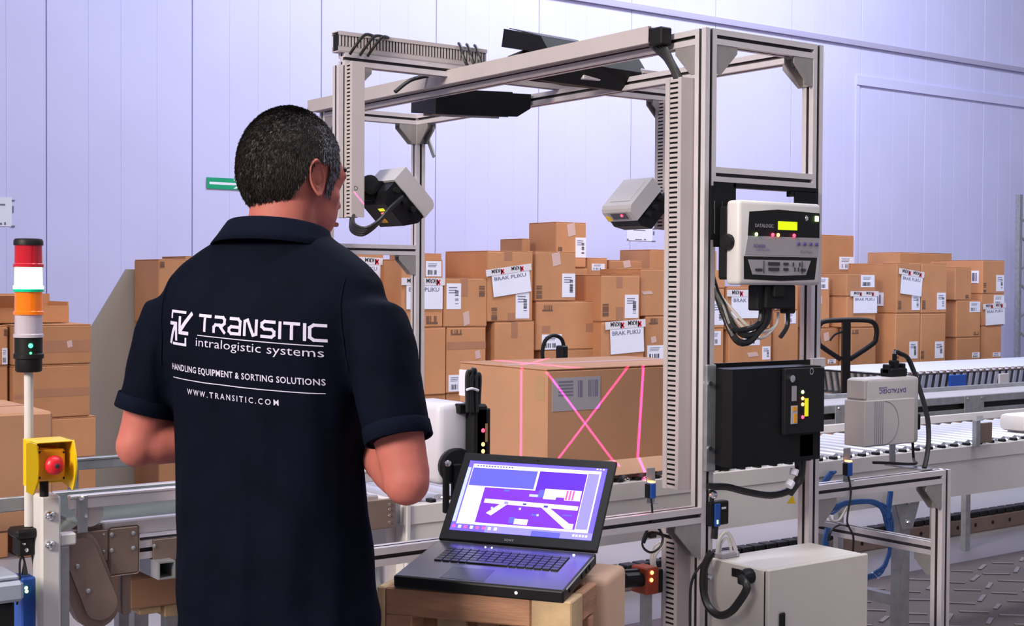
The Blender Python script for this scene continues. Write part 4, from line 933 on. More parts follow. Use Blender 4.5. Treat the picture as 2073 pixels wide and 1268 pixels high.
t = thing('thin_cable', 'thin black cable hanging down in front of the near gantry post', 'cable', W(1400, 1200, Y=2.89))
part(MB().tube([W(1425, 1138, Y=2.885), W(1408, 1160, Y=2.885), W(1399, 1185, Y=2.89), W(1397, 1225, Y=2.893), W(1397, 1300, Y=2.893), W(1396, 1400, Y=2.893)], .004, 6), 'cable', CABLE, t)
# ================================================================== WHITE SCANNER AT RIGHT (upside-down)
t = thing('white_scanner', 'off-white scanner box mounted upside down on the right sensor frame', 'scanner', (3.9, 3.05, .88))
yf = 3.02; P = W(1750, 768, Y=yf); Q = W(1861, 897, Y=yf); xa, xb, z1, z0 = P.x, Q.x, P.z, Q.z; w = xb-xa; hh = z1-z0
part(MB().bx(xa+.012, xb, yf, yf+.09, z0, z1, .014, seg=3), 'case', BEIGE, t, smooth=True)
part(MB().bx(xa, xb-.03, yf-.004, yf+.085, z0+hh*.015, z1-hh*.315, .003).bx(xa+.004, xa+.05, yf+.002, yf+.08, z1-hh*.3, z1-.004, .004), 'front_cover', BEIGE, t)
mb = MB()
for k in range(5): mb.box(xa+w*(.17+.035*k), xa+w*(.176+.035*k), yf-.0048, yf-.004, z0+hh*.03, z1-hh*.33)
cxx, czz, rr = xa+w*.34, z0+hh*.345, hh*.315
mb.tube([V((cxx+rr*1.02*math.cos(a), yf-.0042, czz+rr*math.sin(a))) for a in [PI/2-PI*i/18 for i in range(19)]], .0011, 5, sm=0)
mb.tube([V((cxx, yf-.0042, czz-rr)), V((xa+.004, yf-.0042, czz-rr))], .0011, 5, sm=0)
part(mb, 'grooves', INKG, t)
part(MB().text('DATALOGIC', .020, (xa+w*.74, yf-.0006, z1-hh*.165), -X_, -Z_, width=w*.48, bold=.02).text('SCANNER', .009, (xa+w*.40, yf-.0006, z1-hh*.13), -X_, -Z_, width=w*.15), 'lettering', INKP, t)
mb = MB().bx(xa+w*.56, xa+w*.86, yf+.02, yf+.07, z1, z1+.028, .004).bx(xa+w*.56, xa+w*.60, yf+.03, yf+.06, z1+.01, z1+.042, .003).bx(xa+w*.82, xa+w*.87, yf+.03, yf+.06, z1+.01, z1+.044, .003)
mb.bx(xa+w*.67, xa+w*.75, yf+.03, yf+.06, z1+.025, z1+.055, .003).cyl((xa+w*.72, yf+.045, z1+.05), (xa+w*.72, yf+.045, z1+.078), .008, n=10)
part(mb, 'plugs', BLACKP, t)
part(MB().cyl((xa+w*.72, yf+.045, z1+.078), (xa+w*.72, yf+.045, z1+.09), .007, n=10).tube([(xa+w*.75, yf+.045, z1+.085), (xa+w*.82, yf+.045, z1+.075)], .006, 8), 'plug_tip', CHROME, t)
part(MB().tube([(xa+w*.72, yf+.045, z1+.085), (xa+w*.80, yf+.04, z1+.078), (xa+w*.95, yf+.03, z1+.045), W(1874, 830, Y=3.0), W(1880, 880, Y=2.98), W(1877, 920, Y=2.96), W(1871, 948, Y=2.94)], .0085, 8), 'cable', CABLE, t)
mb = MB().bx(xb, xb+.035, yf+.02, yf+.07, z0+hh*.18, z0+hh*.42, .004)
mb.tube([(xb+.025, yf+.05, z0+hh*.2), (xb+.022, yf+.04, z0-.06), W(1855, 938, Y=2.97), W(1838, 940, Y=2.96), W(1800, 938, Y=2.96), W(1768, 937, Y=2.96)], .005, 8)
part(mb, 'mounting_arm', BLACK, t)
part(MB().bx(xa+w*.70, xa+w*.79, yf+.05, yf+.06, .79, z0, .002), 'stand', STEEL, t)
part(MB().bx(xa+w*.66, xa+w*.83, 2.925, yf+.07, .7915, .797, .001), 'base_plate', STEEL, t)
# ================================================================== BLACK READER LEFT OF THE CARTON
t = thing('upright_scanner', 'pale-hooded black scanner standing upright on its bracket behind the laptop', 'scanner', (2.0, 2.98, .8))
sx = 2.02; yb = 2.96
A = W(877, 815, Y=3.0); zt = A.z
part(MB().bx(1.935, 2.035, 2.96, 3.13, .895, zt, .02, seg=3), 'hood', LILAC, t, smooth=True)
part(MB().bx(2.03, 2.085, 2.97, 3.12, .885, zt-.01, .006), 'body', BLACK, t)
part(MB().bx(2.03, 2.07, 2.93, 2.975, .885, zt-.005, .006), 'connector_block', BLACKP, t)
A = W(963, 828, Y=2.935); B = W(991, 930, Y=2.935)
pn = part(MB().bx(A.x-.012, B.x, 2.93, 2.99, .87, A.z, .003), 'control_panel', BLACKP, t)
mb = MB()
for py, k in ((872, 0), (900, 1), (914, 1)): mb.ball(W(978, py, Y=2.929), .0055, .004, .0055, 8, 6, k)
part(mb, 'status_lights', [LEDR, LEDO], pn)
A = W(983, 858, Y=2.929); B = W(987, 895, Y=2.929)
part(MB().box(A.x, B.x, 2.9285, 2.93, B.z, A.z), 'label_strip', mat('brown_label', (.30, .18, .09), .5), pn)
mb = MB()
for k, (x0, top) in enumerate(((946, 752), (955, 748), (964, 757), (951, 760))):
    mb.tube([W(x0+1, 835, Y=2.93), W(x0, 800, Y=2.93), W(x0, top+8, Y=2.93), W(x0+4, top, Y=2.93), W(x0+7, top+8, Y=2.935), W(x0+6, 790, Y=2.94), W(x0+4, 830, Y=2.945)], .006, 8)
part(mb, 'cables', CABLE, t)
part(MB().tube([W(944, 790, Y=2.922), W(955, 787, Y=2.918), W(968, 791, Y=2.922)], .0035, 6), 'cable_tie', PAPER, t)
for px in (935,):
    part(MB().bx(W(928, 820, Y=2.95).x, W(948, 820, Y=2.95).x, 2.945, 2.97, W(935, 838, Y=2.95).z, W(935, 818, Y=2.95).z, .003), 'ear', BLACK, t)
# bracket arm: rounded disc plus slotted leg
A = W(912, 940, Y=2.90)
part(MB().lathe(W(925, 945, Y=2.915), (-.2, -1, 0), [(.045, -.02), (.048, 0), (.044, .012)], 22).bx(W(899, 1000, Y=2.90).x, W(909, 1000, Y=2.90).x, 2.895, 2.91, W(900, 1040, Y=2.9).z, W(900, 935, Y=2.9).z, .003).bx(W(918, 1000, Y=2.9).x, W(940, 1000, Y=2.9).x, 2.90, 2.915, W(925, 1060, Y=2.9).z, W(925, 940, Y=2.9).z, .003), 'mounting_arm', BLACK, t)
part(MB().ball(W(907, 939, Y=2.893), .009, .007, .009, 10, 8), 'screw', CHROME, t)
# black handle of a tape gun behind the moving carton
t = thing('black_hose_loop', 'black loop handle sticking up behind the moving carton in front of the boxes', 'handle', W(1118, 720, Y=6.0))
mb = MB().tube([W(1100, 735, Y=6.0), W(1098, 712, Y=6.0), W(1104, 690, Y=6.0), W(1118, 680, Y=6.0), W(1134, 684, Y=6.0), W(1141, 700, Y=6.0), W(1141, 735, Y=6.0)], .011, 10)
mb.bx(W(1131, 720, Y=6.0).x, W(1144, 720, Y=6.0).x, 5.97, 6.03, W(1131, 735, Y=6.0).z, W(1131, 700, Y=6.0).z, .006)
part(mb, 'loop', BLACKP, t)
zq = W(1118, 735, Y=6.0).z
part(MB().bx(W(1085, 735, Y=6.0).x, W(1165, 735, Y=6.0).x, 5.9, 6.25, 0, zq, .01), 'cart_body', STEEL, t)
# ================================================================== FLOOR-LEVEL CABLE TRAY, cables
t = thing('cable_tray', 'long perforated floor cable tray with a dark chain on top, right background', 'cable tray', (6.2, 4.79, 0))
part(MB().bx(3.4, 11.0, 4.78, 4.90, .0, .085, .004), 'tray', DULL, t)
mb = MB()
for i in range(90): mb.bx(3.42+i*.084, 3.42+i*.084+.07, 4.79, 4.86, .085, .115, .004)
part(mb, 'chain_links', BLACKP, t, kind='stuff')
mb = MB()
for i in range(44): mb.cyl((3.5+i*.165, 4.778, .045), (3.5+i*.165, 4.785, .045), .012, n=8)
part(mb, 'holes', BLACKP, t, kind='stuff')
t = thing('blue_cable_coil', 'bundle of blue cables looping under the conveyor behind the sensor frame', 'cable', W(1760, 1060, Y=3.26))
mb = MB()
rnd = random.Random(3)
for k in range(9):
    j = lambda s=10: rnd.uniform(-s, s)
    mb.tube([W(1690+j(), 955, Y=3.26), W(1670+j(), 985+j(), Y=3.26), W(1672+j(), 1030+j(), Y=3.26), W(1720+j(), 1020+j(4), Y=3.26), W(1770+j(), 1018+j(4), Y=3.26), W(1796+j(), 1045+j(), Y=3.26), W(1802+j(4), 1090+j(), Y=3.26), W(1797+j(4), 1130+j(), Y=3.26), W(1775+j(6), 1162+j(4), Y=3.26), W(1740+j(), 1172+j(4), Y=3.26), W(1700+j(), 1178+j(4), Y=3.26)], .0042, 6)
for k in range(3):
    mb.tube([W(1800+k*3, 995, Y=3.26), W(1797+k*3, 1020, Y=3.26), W(1795+k*2, 1050, Y=3.26)], .0055, 6)
for k in range(5): mb.tube([W(1690+k*3, 1180, Y=3.26), W(1668+k*2, 1110, Y=3.26), W(1672+k*3, 1070, Y=3.26)], .005, 6)
part(mb, 'cables', BLUEC, t)
part(MB().tube([W(1676, 1040, Y=3.26), W(1684, 1055, Y=3.26), W(1700, 1052, Y=3.26), W(1714, 1025, Y=3.26)], .005, 6), 'grey_cable', GREYC, t)
part(MB().tube([W(1765, 1160, Y=3.26), W(1772, 1166, Y=3.26), W(1778, 1172, Y=3.26)], .004, 6), 'cable_tie', PAPER, t)
t = thing('grey_cable_coil', 'coil of thin grey cable hanging at the near gantry post', 'cable', W(1340, 1140, Y=3.02))
mb = MB()
for k in range(8):
    c0 = W(1343+rnd.uniform(-4, 4), 1135+rnd.uniform(-4, 4), Y=3.02+.006*k); rr = .040+rnd.uniform(-.006, .006)
    mb.tube([c0+RIGHT*(rr*.85*math.cos(2*PI*i/14))+Z_*(rr*1.2*math.sin(2*PI*i/14)) for i in range(15)], .0042, 5, sm=0)
part(mb, 'cables', GREYC, t)
part(MB().tube([W(1352, 1160, Y=3.05), W(1350, 1210, Y=3.05), W(1347, 1262, Y=3.05), W(1345, 1330, Y=3.05)], .014, 10), 'conduit', GREYC, t)
t = thing('indicator_module', 'dark red module with two lit orange indicators and black cylinder under the sensor rail', 'sensor', W(1320, 1172, Y=3.0))
A = W(1300, 1150, Y=3.0); B = W(1336, 1198, Y=3.0)
part(MB().bx(A.x, A.x+.05, 2.98, 3.05, B.z, A.z, .004), 'module', RUST, t)
part(MB().bx(A.x+.042, B.x, 2.985, 3.05, B.z, A.z-.01, .003), 'side_block', BLACKP, t)
part(MB().ball(W(1320, 1160, Y=2.978), .006, .004, .006, 8, 6).ball(W(1319, 1175, Y=2.978), .006, .004, .006, 8, 6), 'indicator', LEDO, t)
part(MB().cyl(W(1262, 1176, Y=3.0), W(1302, 1173, Y=3.01), .022, n=16).cyl(W(1262, 1160, Y=3.02), W(1302, 1157, Y=3.02), .010, n=12), 'motor_cylinder', BLACK, t)
part(MB().box(A.x+.01, A.x+.04, 3.0, 3.02, .0, B.z), 'support', STEEL, t)
# ================================================================== LAPTOP on its crate
def glossy(m, ior): m.node_tree.nodes['Principled BSDF'].inputs['IOR'].default_value = ior; return m
LR = V((.57508, -.81802, -.01089)); LB = V((.8125, .56955, .12434)); LN = V((-.09551, -.08035, .99218)); LD = V((.5598, .38378, .7344))
LO = V((1.48927, 2.44864, .8081))
t = thing('laptop', 'open black laptop with a glowing purple screen standing on the wooden crate', 'laptop', LO)
M = frame(LO, LR, LB, LN)
part(MB(M).bx(0, .37, 0, .25, -.026, 0, .004, seg=2), 'base', mat('laptop_shell', (.010, .010, .011), .4, spec=.25), t)
part(MB(M).bx(.365, .3705, .02, .23, -.006, -.002, .0008), 'silver_edge', GREYP, t)
part(MB(M).bx(.004, .366, .006, .244, 0, .0005, .0002), 'palm_deck', glossy(mat('laptop_deck', (.030, .028, .036), .2, spec=1.0), 2.2), t)
kx0, kx1, ky0, ky1 = .045, .325, .112, .205
mb = MB(M)
for r in range(6):
    n = 15
    for c in range(n):
        if r == 0 and 3 < c < 9: continue
        a = kx0+(kx1-kx0)*c/n; b = ky0+(ky1-ky0)*r/6
        mb.bx(a+.0012, a+(kx1-kx0)/n-.0012, b+.001, b+(ky1-ky0)/6-.001, .0006, .0035, .0008)
mb.bx(kx0+4*(kx1-kx0)/15, kx0+9*(kx1-kx0)/15-.001, ky0+.001, ky0+.0145, .0006, .0035, .0008)
part(mb, 'keyboard_keys', mat('laptop_key', (.012, .012, .013), .3, spec=.8), t, kind='stuff')
part(MB(M).bx(.10, .195, .02, .085, 0, .0009, .0002).bx(.099, .196, .012, .0195, 0, .0011, .0002), 'touchpad', mat('touchpad', (.05, .048, .055), .18, spec=1.), t)
mb = MB(M).ball((.327, .222, .001), .0028, .0028, .0018, 8, 6).ball((.123, .226, .001), .0018, .0018, .0012, 8, 6).ball((.138, .226, .001), .0018, .0018, .0012, 8, 6).ball((.27, -.001, -.012), .003, .0015, .003, 8, 6)
part(mb, 'indicator_lights', LEDW, t)
part(MB(M).bx(.3695, .372, .13, .15, -.018, -.008, .0005).bx(.3695, .372, .165, .18, -.018, -.008, .0005).bx(.3695, .372, .19, .20, -.018, -.006, .0005).bx(.3695, .372, .04, .055, -.016, -.009, .0005), 'ports', BLACKP, t)
LT = LR.cross(LD).normalized()  # lid normal
if LT.dot(-FWD) < 0: LT = -LT
HN = LO+LB*.25
lid = part(MB(frame(HN-LT*.005, LR, LD, LT)).bx(0, .37, .004, .245, -.006, .004, .003, seg=2), 'lid', mat('laptop_bezel', (.014, .014, .015), .42, spec=.3), t)
SO = HN-LT*.005+LT*.0042
sx0, sx1, sy0, sy1 = .020, .352, .030, .222
def sq(mb, u0, v0, u1, v1, k, d=0):
    """rectangle in screen fractions, v from the top"""
    x0, x1 = sx0+(sx1-sx0)*u0, sx0+(sx1-sx0)*u1; y1, y0 = sy1-(sy1-sy0)*v0, sy1-(sy1-sy0)*v1
    mb.quad([SO+LR*x+LD*y+LT*(.0003+.00012*d) for x, y in ((x0, y0), (x1, y0), (x1, y1), (x0, y1))], k)
def sp(mb, pts, k, d=0): mb.quad([SO+LR*(sx0+(sx1-sx0)*u)+LD*(sy1-(sy1-sy0)*v)+LT*(.0003+.00012*d) for u, v in pts], k)
names = ['desk', 'white', 'pur', 'pur2', 'mid', 'side', 'dk', 'red', 'lt']; K = {n: i for i, n in enumerate(names)}
mb = MB()
sq(mb, 0, 0, 1, 1, K['desk']); sq(mb, .25, .905, 1, 1, K['side'], 1); sq(mb, .58, .93, .78, 1, K['mid'], 2)
sq(mb, .035, .045, .965, .905, K['white'], 1)
sq(mb, .04, .10, .515, .36, K['mid'], 2); sq(mb, .53, .095, .87, .87, K['pur'], 2); sq(mb, .875, .085, .955, .865, K['side'], 2)
sq(mb, .165, .375, .87, .875, K['pur2'], 3); sq(mb, .515, .10, .53, .375, K['white'], 4); sq(mb, .04, .36, .53, .375, K['white'], 4)
sq(mb, .0, .10, .025, .88, K['lt'], 2)
# conveyor map
sp(mb, [(.19, .535), (.86, .555), (.86, .615), (.19, .595)], K['white'], 5)
sp(mb, [(.31, .595), (.36, .595), (.265, .765), (.225, .735)], K['white'], 5)
sp(mb, [(.60, .60), (.66, .60), (.825, .80), (.855, .80), (.855, .87), (.80, .87)], K['white'], 5)
sq(mb, .60, .34, .86, .485, K['white'], 5); sq(mb, .69, .45, .75, .49, K['pur2'], 6)
for k in range(3): sq(mb, .755+.022*k, .345, .768+.022*k, .48, K['red'], 6)
sq(mb, .498, .43, .565, .465, K['lt'], 5); sq(mb, .44, .785, .535, .86, K['white'], 5); sq(mb, .40, .765, .44, .85, K['mid'], 5)
sq(mb, .56, .36, .60, .47, K['mid'], 5); sq(mb, .47, .565, .495, .59, K['dk'], 6); sq(mb, .62, .575, .65, .605, K['dk'], 6); sq(mb, .335, .56, .365, .595, K['side'], 6)
for u, v in ((.25, .645), (.45, .63), (.585, .70)): sq(mb, u, v, u+.016, v+.03, K['lt'], 5)
sq(mb, .765, .68, .83, .70, K['mid'], 5); sq(mb, .55, .70, .583, .73, K['mid'], 5); sq(mb, .31, .385, .35, .42, K['mid'], 5)
for k in range(13): sq(mb, .065+.021*k, .060, .076+.021*k, .078, K['dk'], 2)
for k, c in enumerate(('red', 'white', 'red', 'white', 'red', 'red', 'white', 'white')): sq(mb, .012+.043*k, .925, .034+.043*k, .965, K[c], 3)
for k in range(5): sq(mb, .865+.022*k, .935, .879+.022*k, .965, K['white'], 3)
for k in range(3): sq(mb, .925+.022*k, .006, .938+.022*k, .026, K['white'], 2)
part(mb, 'screen', [SC[n] for n in names], lid, label='glowing purple screen with a conveyor map')
part(MB().text('SONY', .008, SO+LR*.155+LD*.012+LT*.0004, LR, LD, bold=.01, spacing=1.1), 'lettering', GREYP, lid)
part(MB(frame(HN-LT*.005, LR, LD, LT)).ball((.185, .234, .004), .004, .003, .001, 8, 6), 'camera_lens', BLACKP, lid)
# crate
zc = .782
ux = V((LR.x, LR.y, 0)).normalized(); uy = V((LB.x, LB.y, 0)).normalized(); uy = (uy-ux*uy.dot(ux)).normalized()
co = V((LO.x, LO.y, 0))
t = thing('wooden_crate', 'rough wooden crate of planks serving as a stand under the laptop', 'crate', co)
Mk = frame(co, ux, uy, Z_)
cw0, cw1, cd0, cd1 = -.02, .385, .006, .20
def plank(x0, x1, y0, y1, z0, z1, m=WOOD, nm='plank'): return part(MB(Mk).bx(x0, x1, y0, y1, z0, z1, .003), nm, m, t)
plank(cw1-.085, cw1, cd0, cd0+.085, 0, zc, WOODL, 'corner_post'); plank(cw0, cw0+.06, cd0+.0, cd0+.07, 0, zc-.055, WOOD, 'corner_post')
plank(cw0, cw1-.086, cd0, cd0+.022, zc-.058, zc, WOOD)
plank(cw0-.02, cw0-.001, cd0, cd1, zc-.12, zc, WOODL)
plank(cw1-.022, cw1, cd0+.086, cd1, zc-.058, zc, WOOD)
plank(cw0, cw1-.024, cd1-.022, cd1, zc-.06, zc, WOOD)
for (a, b, m) in ((.075, .14, WOODL), (.165, .215, WOOD), (.235, .295, WOODL)): plank(a, b, cd0+.05, cd0+.068, 0, zc-.06, m)
plank(cw0, cw1, cd1-.06, cd1-.024, 0, zc-.062, WOOD) if 0 else None
for (a, b) in ((cw0, cw0+.06), (cw1-.06, cw1)): plank(a, b, cd1-.06, cd1-.024, 0, zc-.062, WOOD)
mb = MB(Mk)
part(MB(Mk).bx(cw0+.0, cw1-.09, cd0+.023, cd1-.024, zc-.018, zc-.002, .003), 'plank', WOOD, t)
# carton right behind the crate
t = thing('worn_carton', 'worn cardboard carton with rounded edges standing right behind the crate under the laptop', 'cardboard box', co+ux*.3+uy*.32)
q0 = W(1190, 1190, D=2.93); 
part(MB(Mk).bx(.06, cw1+.018, cd1+.012, cd1+.19, 0, zc+.004, .016, seg=3), 'carton', CARDIN, t, smooth=True)
part(MB(Mk).bx(.28, .30, cd1+.0102, cd1+.0125, .02, zc-.03, .0008), 'tape_strip', TAPE, t)
# ================================================================== LEFT: SIGNAL TOWER
YS = 3.285
p0 = W(58, 755, Y=YS); sx, sz = p0.x, p0.z
t = thing('signal_tower', 'signal tower with red, lit green, amber and clear lenses on a silver pole', 'signal light', (sx, YS, W(55, 1063, Y=YS).z))
zt = W(58, 484, Y=YS).z
def sl(name, y0, y1, r, m, flange=True, kind=None):
    za, zb_ = W(58, y1, Y=YS).z, W(58, y0, Y=YS).z
    pr = [(r, 0), (r+.003, .001), (r+.003, .008), (r, .010), (r*.985, zb_-za)] if flange else [(r, 0), (r, zb_-za)]
    return part(MB().lathe((sx, YS, za), (0, 0, 1), pr, 32), name, m, t, smooth=40)
R0 = .0315
part(MB().lathe((sx, YS, W(58, 497, Y=YS).z), (0, 0, 1), [(R0+.002, 0), (R0+.002, .010), (R0-.001, .015), (R0-.006, .016)], 32), 'cap', BLACKP, t, smooth=40)
sl('red_lens', 497, 542, R0, LENSR); sl('green_lens', 542, 586, R0, LIT); sl('amber_lens', 591, 638, R0, LENSO); sl('clear_lens', 638, 684, R0, LENSC)
part(MB().lathe((sx, YS, W(58, 591, Y=YS).z), (0, 0, 1), [(R0+.003, 0), (R0+.003, .006), (R0, .007)], 32), 'green_ring', LENSG, t, smooth=40)
part(MB().lathe((sx, YS, W(58, 753, Y=YS).z), (0, 0, 1), [(R0-.004, 0), (R0-.001, .004), (R0-.001, .030), (R0+.003, .032), (R0+.003, .042), (R0, .044), (R0, W(58, 684, Y=YS).z-W(58, 753, Y=YS).z)], 32), 'terminal_base', BLACKP, t, smooth=40)
fx = V((RIGHT.x, RIGHT.y, 0)).normalized(); fn = V((-FWD.x, -FWD.y, 0)).normalized()
fr = V((-.308, -1.0, 0)).normalized()
for py, r in ((699, .0055), (714, .003)): part(MB().ball(V((sx, YS, W(58, py, Y=YS).z))+fr*R0+fx*.005, r, r, r, 10, 8), 'indicator_light', LEDGG, t)
part(MB().cyl((sx, YS, W(55, 1066, Y=YS).z), (sx, YS, W(58, 752, Y=YS).z), .0105, n=20), 'pole', WHITE, t, smooth=40)
zb_ = W(50, 1068, Y=YS).z
part(MB().bx(sx-.040, sx+.018, YS-.035, YS+.035, zb_-.022, zb_, .006).bx(sx-.030, sx+.014, YS-.02, YS+.03, zb_-.065, zb_-.021, .004), 'pole_bracket', BLACKP, t)
part(MB().ball((sx-.012, YS-.022, zb_-.05), .005, .004, .005, 8, 6).ball((sx-.018, YS-.022, zb_-.035), .004, .004, .004, 8, 6), 'screw', CHROME, t)
part(MB().tube([(sx+.008, YS+.0, zb_-.06), (sx+.012, YS, zb_-.09), (sx+.02, YS+.01, zb_-.14)], .004, 6), 'cable', CABLE, t)
# ================================================================== EMERGENCY STOP AND POST
YP = 3.22
a = W(72, 1005, Y=YP); b = W(124, 1005, Y=YP)
t = thing('white_post', 'square white steel post with two chrome bolts carrying the emergency stop', 'post', ((a.x+b.x)/2, YP+.03, 0))
part(MB().bx(a.x+.012, b.x, YP, YP+.065, 0, a.z-.002, .006), 'post', WHITE, t)
mb = MB()
for py in (1044, 1104): mb.lathe(W(101, py, Y=YP), (0, -1, 0), [(.012, 0), (.012, .004), (.008, .010), (.003, .012)], 14)
part(mb, 'bolts', CHROME, t, smooth=50)
part(MB().bx(b.x+.001, b.x+.04, YP+.01, YP+.04, W(130, 1108, Y=YP).z, W(130, 1083, Y=YP).z, .004), 'cross_stub', WHITE, t)
part(MB().bx(b.x+.001, b.x+.024, YP+.012, YP+.04, .45, W(130, 1108, Y=YP).z, .003), 'rear_post', STEEL, t)
za = a.z
t = thing('emergency_stop', 'yellow emergency stop box with red mushroom button inside a yellow guard on the post', 'emergency stop', ((a.x+b.x)/2, YP, za))
ye = YP-.055
def E(px, py, y=ye): return W(px, py, Y=y)
lx0, lx1, rx0, rx1 = E(54, 900).x, E(76, 900).x, E(137, 900).x, E(153, 900).x
zt_, zm, zl = E(60, 896).z, E(60, 950).z, E(60, 1003).z
gd = MB()
def flap(xa, dx, zt_, zl, n=10, bow=.022):
    """curved side cheek of the guard"""
    P = []
    for i in range(n+1):
        u = i/n; z = zt_+(zl-zt_)*u; P.append((ye-.01+.0-bow*math.sin(PI*min(1, max(0, u))), z))
    poly = [V((xa, y, z)) for y, z in P]+[V((xa, YP+.03, zl+.012)), V((xa, YP+.03, zt_))]
    gd.prism(poly, (dx, 0, 0))
flap(rx0+.008, .004, zt_, zl+.005)
gd.bx(lx1-.004, rx0+.012, ye-.008, YP+.03, zt_-.004, zt_, .0015); gd.bx(lx1-.004, rx0+.012, YP+.026, YP+.03, zl+.012, zt_, .001)
part(gd, 'guard', YEL, t)
part(MB().prism([E(*p, ye-.022) for p in ((53, 899), (60, 896), (73, 900), (77, 925), (78, 950), (76, 975), (67, 1003), (53, 997))], (.004, .005, 0)).prism([E(78, 905, ye-.020), E(78, 990, ye-.020), V((lx1-.004, YP+.03, zl+.012)), V((lx1-.004, YP+.03, zt_))], (-.003, 0, 0)), 'guard_cheek', YEL, t)
bx = part(MB().bx(E(76, 940).x, E(134, 940).x, ye+.004, YP+.024, E(100, 975).z, E(100, 911).z, .005), 'button_box', YELO, t)
mb = MB()
for px in (80, 129):
    for py in (916, 968): mb.ball(E(px, py, ye+.003), .0028, .002, .0028, 8, 6)
part(mb, 'screws', BLACKP, bx)
c = E(109, 942, ye-.01)
bt = part(MB().lathe(c+Y_*.014, (0, -1, 0), [(.013, 0), (.013, .012), (.0215, .014), (.0225, .021), (.019, .030), (.010, .034), (.002, .0345)], 28), 'mushroom_button', RED, t, smooth=50)
part(MB().ball(c+V((.001, -.021, 0)), .0055, .002, .0055, 12, 8), 'key_slot', INK, bt)
part(MB().cyl((c.x-.008, YP-.02, za+.001), (c.x-.008, YP-.02, E(100, 975).z), .010, n=12), 'cable_gland', BLACKP, t)
# ================================================================== BELT CONVEYOR AT LEFT
t = thing('belt_conveyor', 'belt conveyor at left with aluminium side, guide rails and brown-grey end plates', 'conveyor', (1.5, 3.55, 0))
BZ = .826; bY0, bY1 = 3.285, 3.86; bxa, bxb = 1.125, 1.95
part(MB().bx(bxa, bxb, bY0+.012, bY1-.01, BZ-.012, BZ, .004), 'belt', BELT, t)
part(MB().bx(bxa+.05, bxb, bY0, bY0+.03, BZ-.035, BZ+.003, .003), 'side_cap', ALU, t)
part(bar((bxa+.05, bY0+.0235, BZ-.075), (bxb, bY0+.0235, BZ-.075), w=.045), 'side_profile', AL, t)
part(MB().bx(bxa+.05, bxb, bY1-.03, bY1, BZ-.10, BZ+.003, .003), 'side_profile', ALU, t)
part(MB().lathe((bxa+.02, bY0+.015, BZ-.045), (0, 1, 0), [(.030, 0), (.045, .0), (.045, bY1-bY0-.03), (.03, bY1-bY0-.03)], 24), 'end_pulley', BELT, t, smooth=40)
part(MB().lathe((bxa+.01, bY0+.007, BZ-.045), (0, 1, 0), [(.052, 0), (.052, .006)], 26), 'pulley_guard', DULL, t)
def pl(x0, y0, x1, y1, nm, m, d=.004, y=None, r=.003):
    y = y or bY0-.003; A = W(x0, y0, Y=y); B = W(x1, y1, Y=y); return part(MB().bx(A.x, B.x, y-d, y, B.z, A.z, r), nm, m, t), A, B
p1, A, B = pl(152, 1078, 219, 1136, 'bearing_plate', DULL)
p2, A, B = pl(218, 1068, 281, 1160, 'clamp_plate', DULL, .006, r=.0055)
mb = MB()
for px, py in ((226, 1083), (226, 1115), (270, 1080), (270, 1110)): mb.ball(W(px, py, Y=bY0-.011), .0055, .004, .0055, 8, 6)
part(mb, 'bolts', STEEL, p2)
mb = MB()
for px, py in ((166, 1088), (165, 1113), (210, 1083), (210, 1117)): mb.ball(W(px, py, Y=bY0-.008), .0035, .003, .0035, 8, 6)
mb.lathe(W(169, 1105, Y=bY0-.007), (0, -1, 0), [(.011, 0), (.011, .001)], 16)
part(mb, 'bolts', STEEL, p1)
p3, A, B = pl(308, 1092, 365, 1132, 'rail_plate', DULL)
part(MB().ball(W(312, 1106, Y=bY0-.009), .005, .004, .005, 8, 6), 'bolts', STEEL, p3)
# guard bracket and disc
pl(156, 1004, 177, 1078, 'guide_bracket', STEEL, .005, y=3.262, r=.002)
part(MB().ball(W(165, 1009, Y=3.256), .007, .005, .007, 10, 8).ball(W(174, 1045, Y=3.256), .0045, .003, .0045, 8, 6), 'bolt', CHROME, t)
part(MB().lathe(W(179, 1038, Y=3.285), (0, -1, 0), [(.033, 0), (.033, .012)], 28), 'guide_disc', BEIGE, t)
# guide rails
for (y, z, nm) in ((3.27, .905, 'near'), (3.87, .915, 'far')):
    xs = .55 if nm == 'far' else 1.085
    part(MB().bx(xs, 2.02, y-.008, y+.008, z-.034, z-.008, .002).bx(xs, 2.02, y-.010, y+.012, z-.008, z, .002), 'guide_rail', STEEL if nm == 'far' else ALU, t)
    if nm == 'near': part(MB().bx(.55, 1.02, 3.315, 3.331, z-.034, z, .002), 'guide_rail', STEEL, t)
    for x in (1.30, 1.90):
        if nm == 'far': part(MB().box(x-.015, x+.015, y+.008, y+.014, BZ-.08, z-.005), 'rail_holder', STEEL, t)
# drive guard (capsule) hanging under the end
A = W(163, 1122, Y=3.26); B = W(204, 1222, Y=3.26)
def capsule(A, B, ra, rb, y0, y1):
    d = (B-A); ang = math.atan2(d.z, d.x); P = []
    for i in range(13): a = ang+PI/2+PI*i/12; P.append((A.x+ra*math.cos(a), A.z+ra*math.sin(a)))
    for i in range(13): a = ang-PI/2+PI*i/12; P.append((B.x+rb*math.cos(a), B.z+rb*math.sin(a)))
    return MB().prism([(x, y0, z) for x, z in P], (0, y1-y0, 0))
dg = part(capsule(A+V((-.008, 0, .0)), B+V((-.008, 0, -.004)), .056, .056, 3.262, 3.30), 'drive_guard', DULL, t)
part(capsule(A+V((.0, 0, .0)), B+V((.0, 0, .0)), .038, .040, 3.256, 3.262), 'guard_cover', DULL, dg)
part(MB().ball(W(157, 1147, Y=3.255), .006, .004, .006, 8, 6).ball(W(179, 1197, Y=3.255), .006, .004, .006, 8, 6), 'bolts', STEEL, dg)
A = W(247, 1160, Y=3.29)
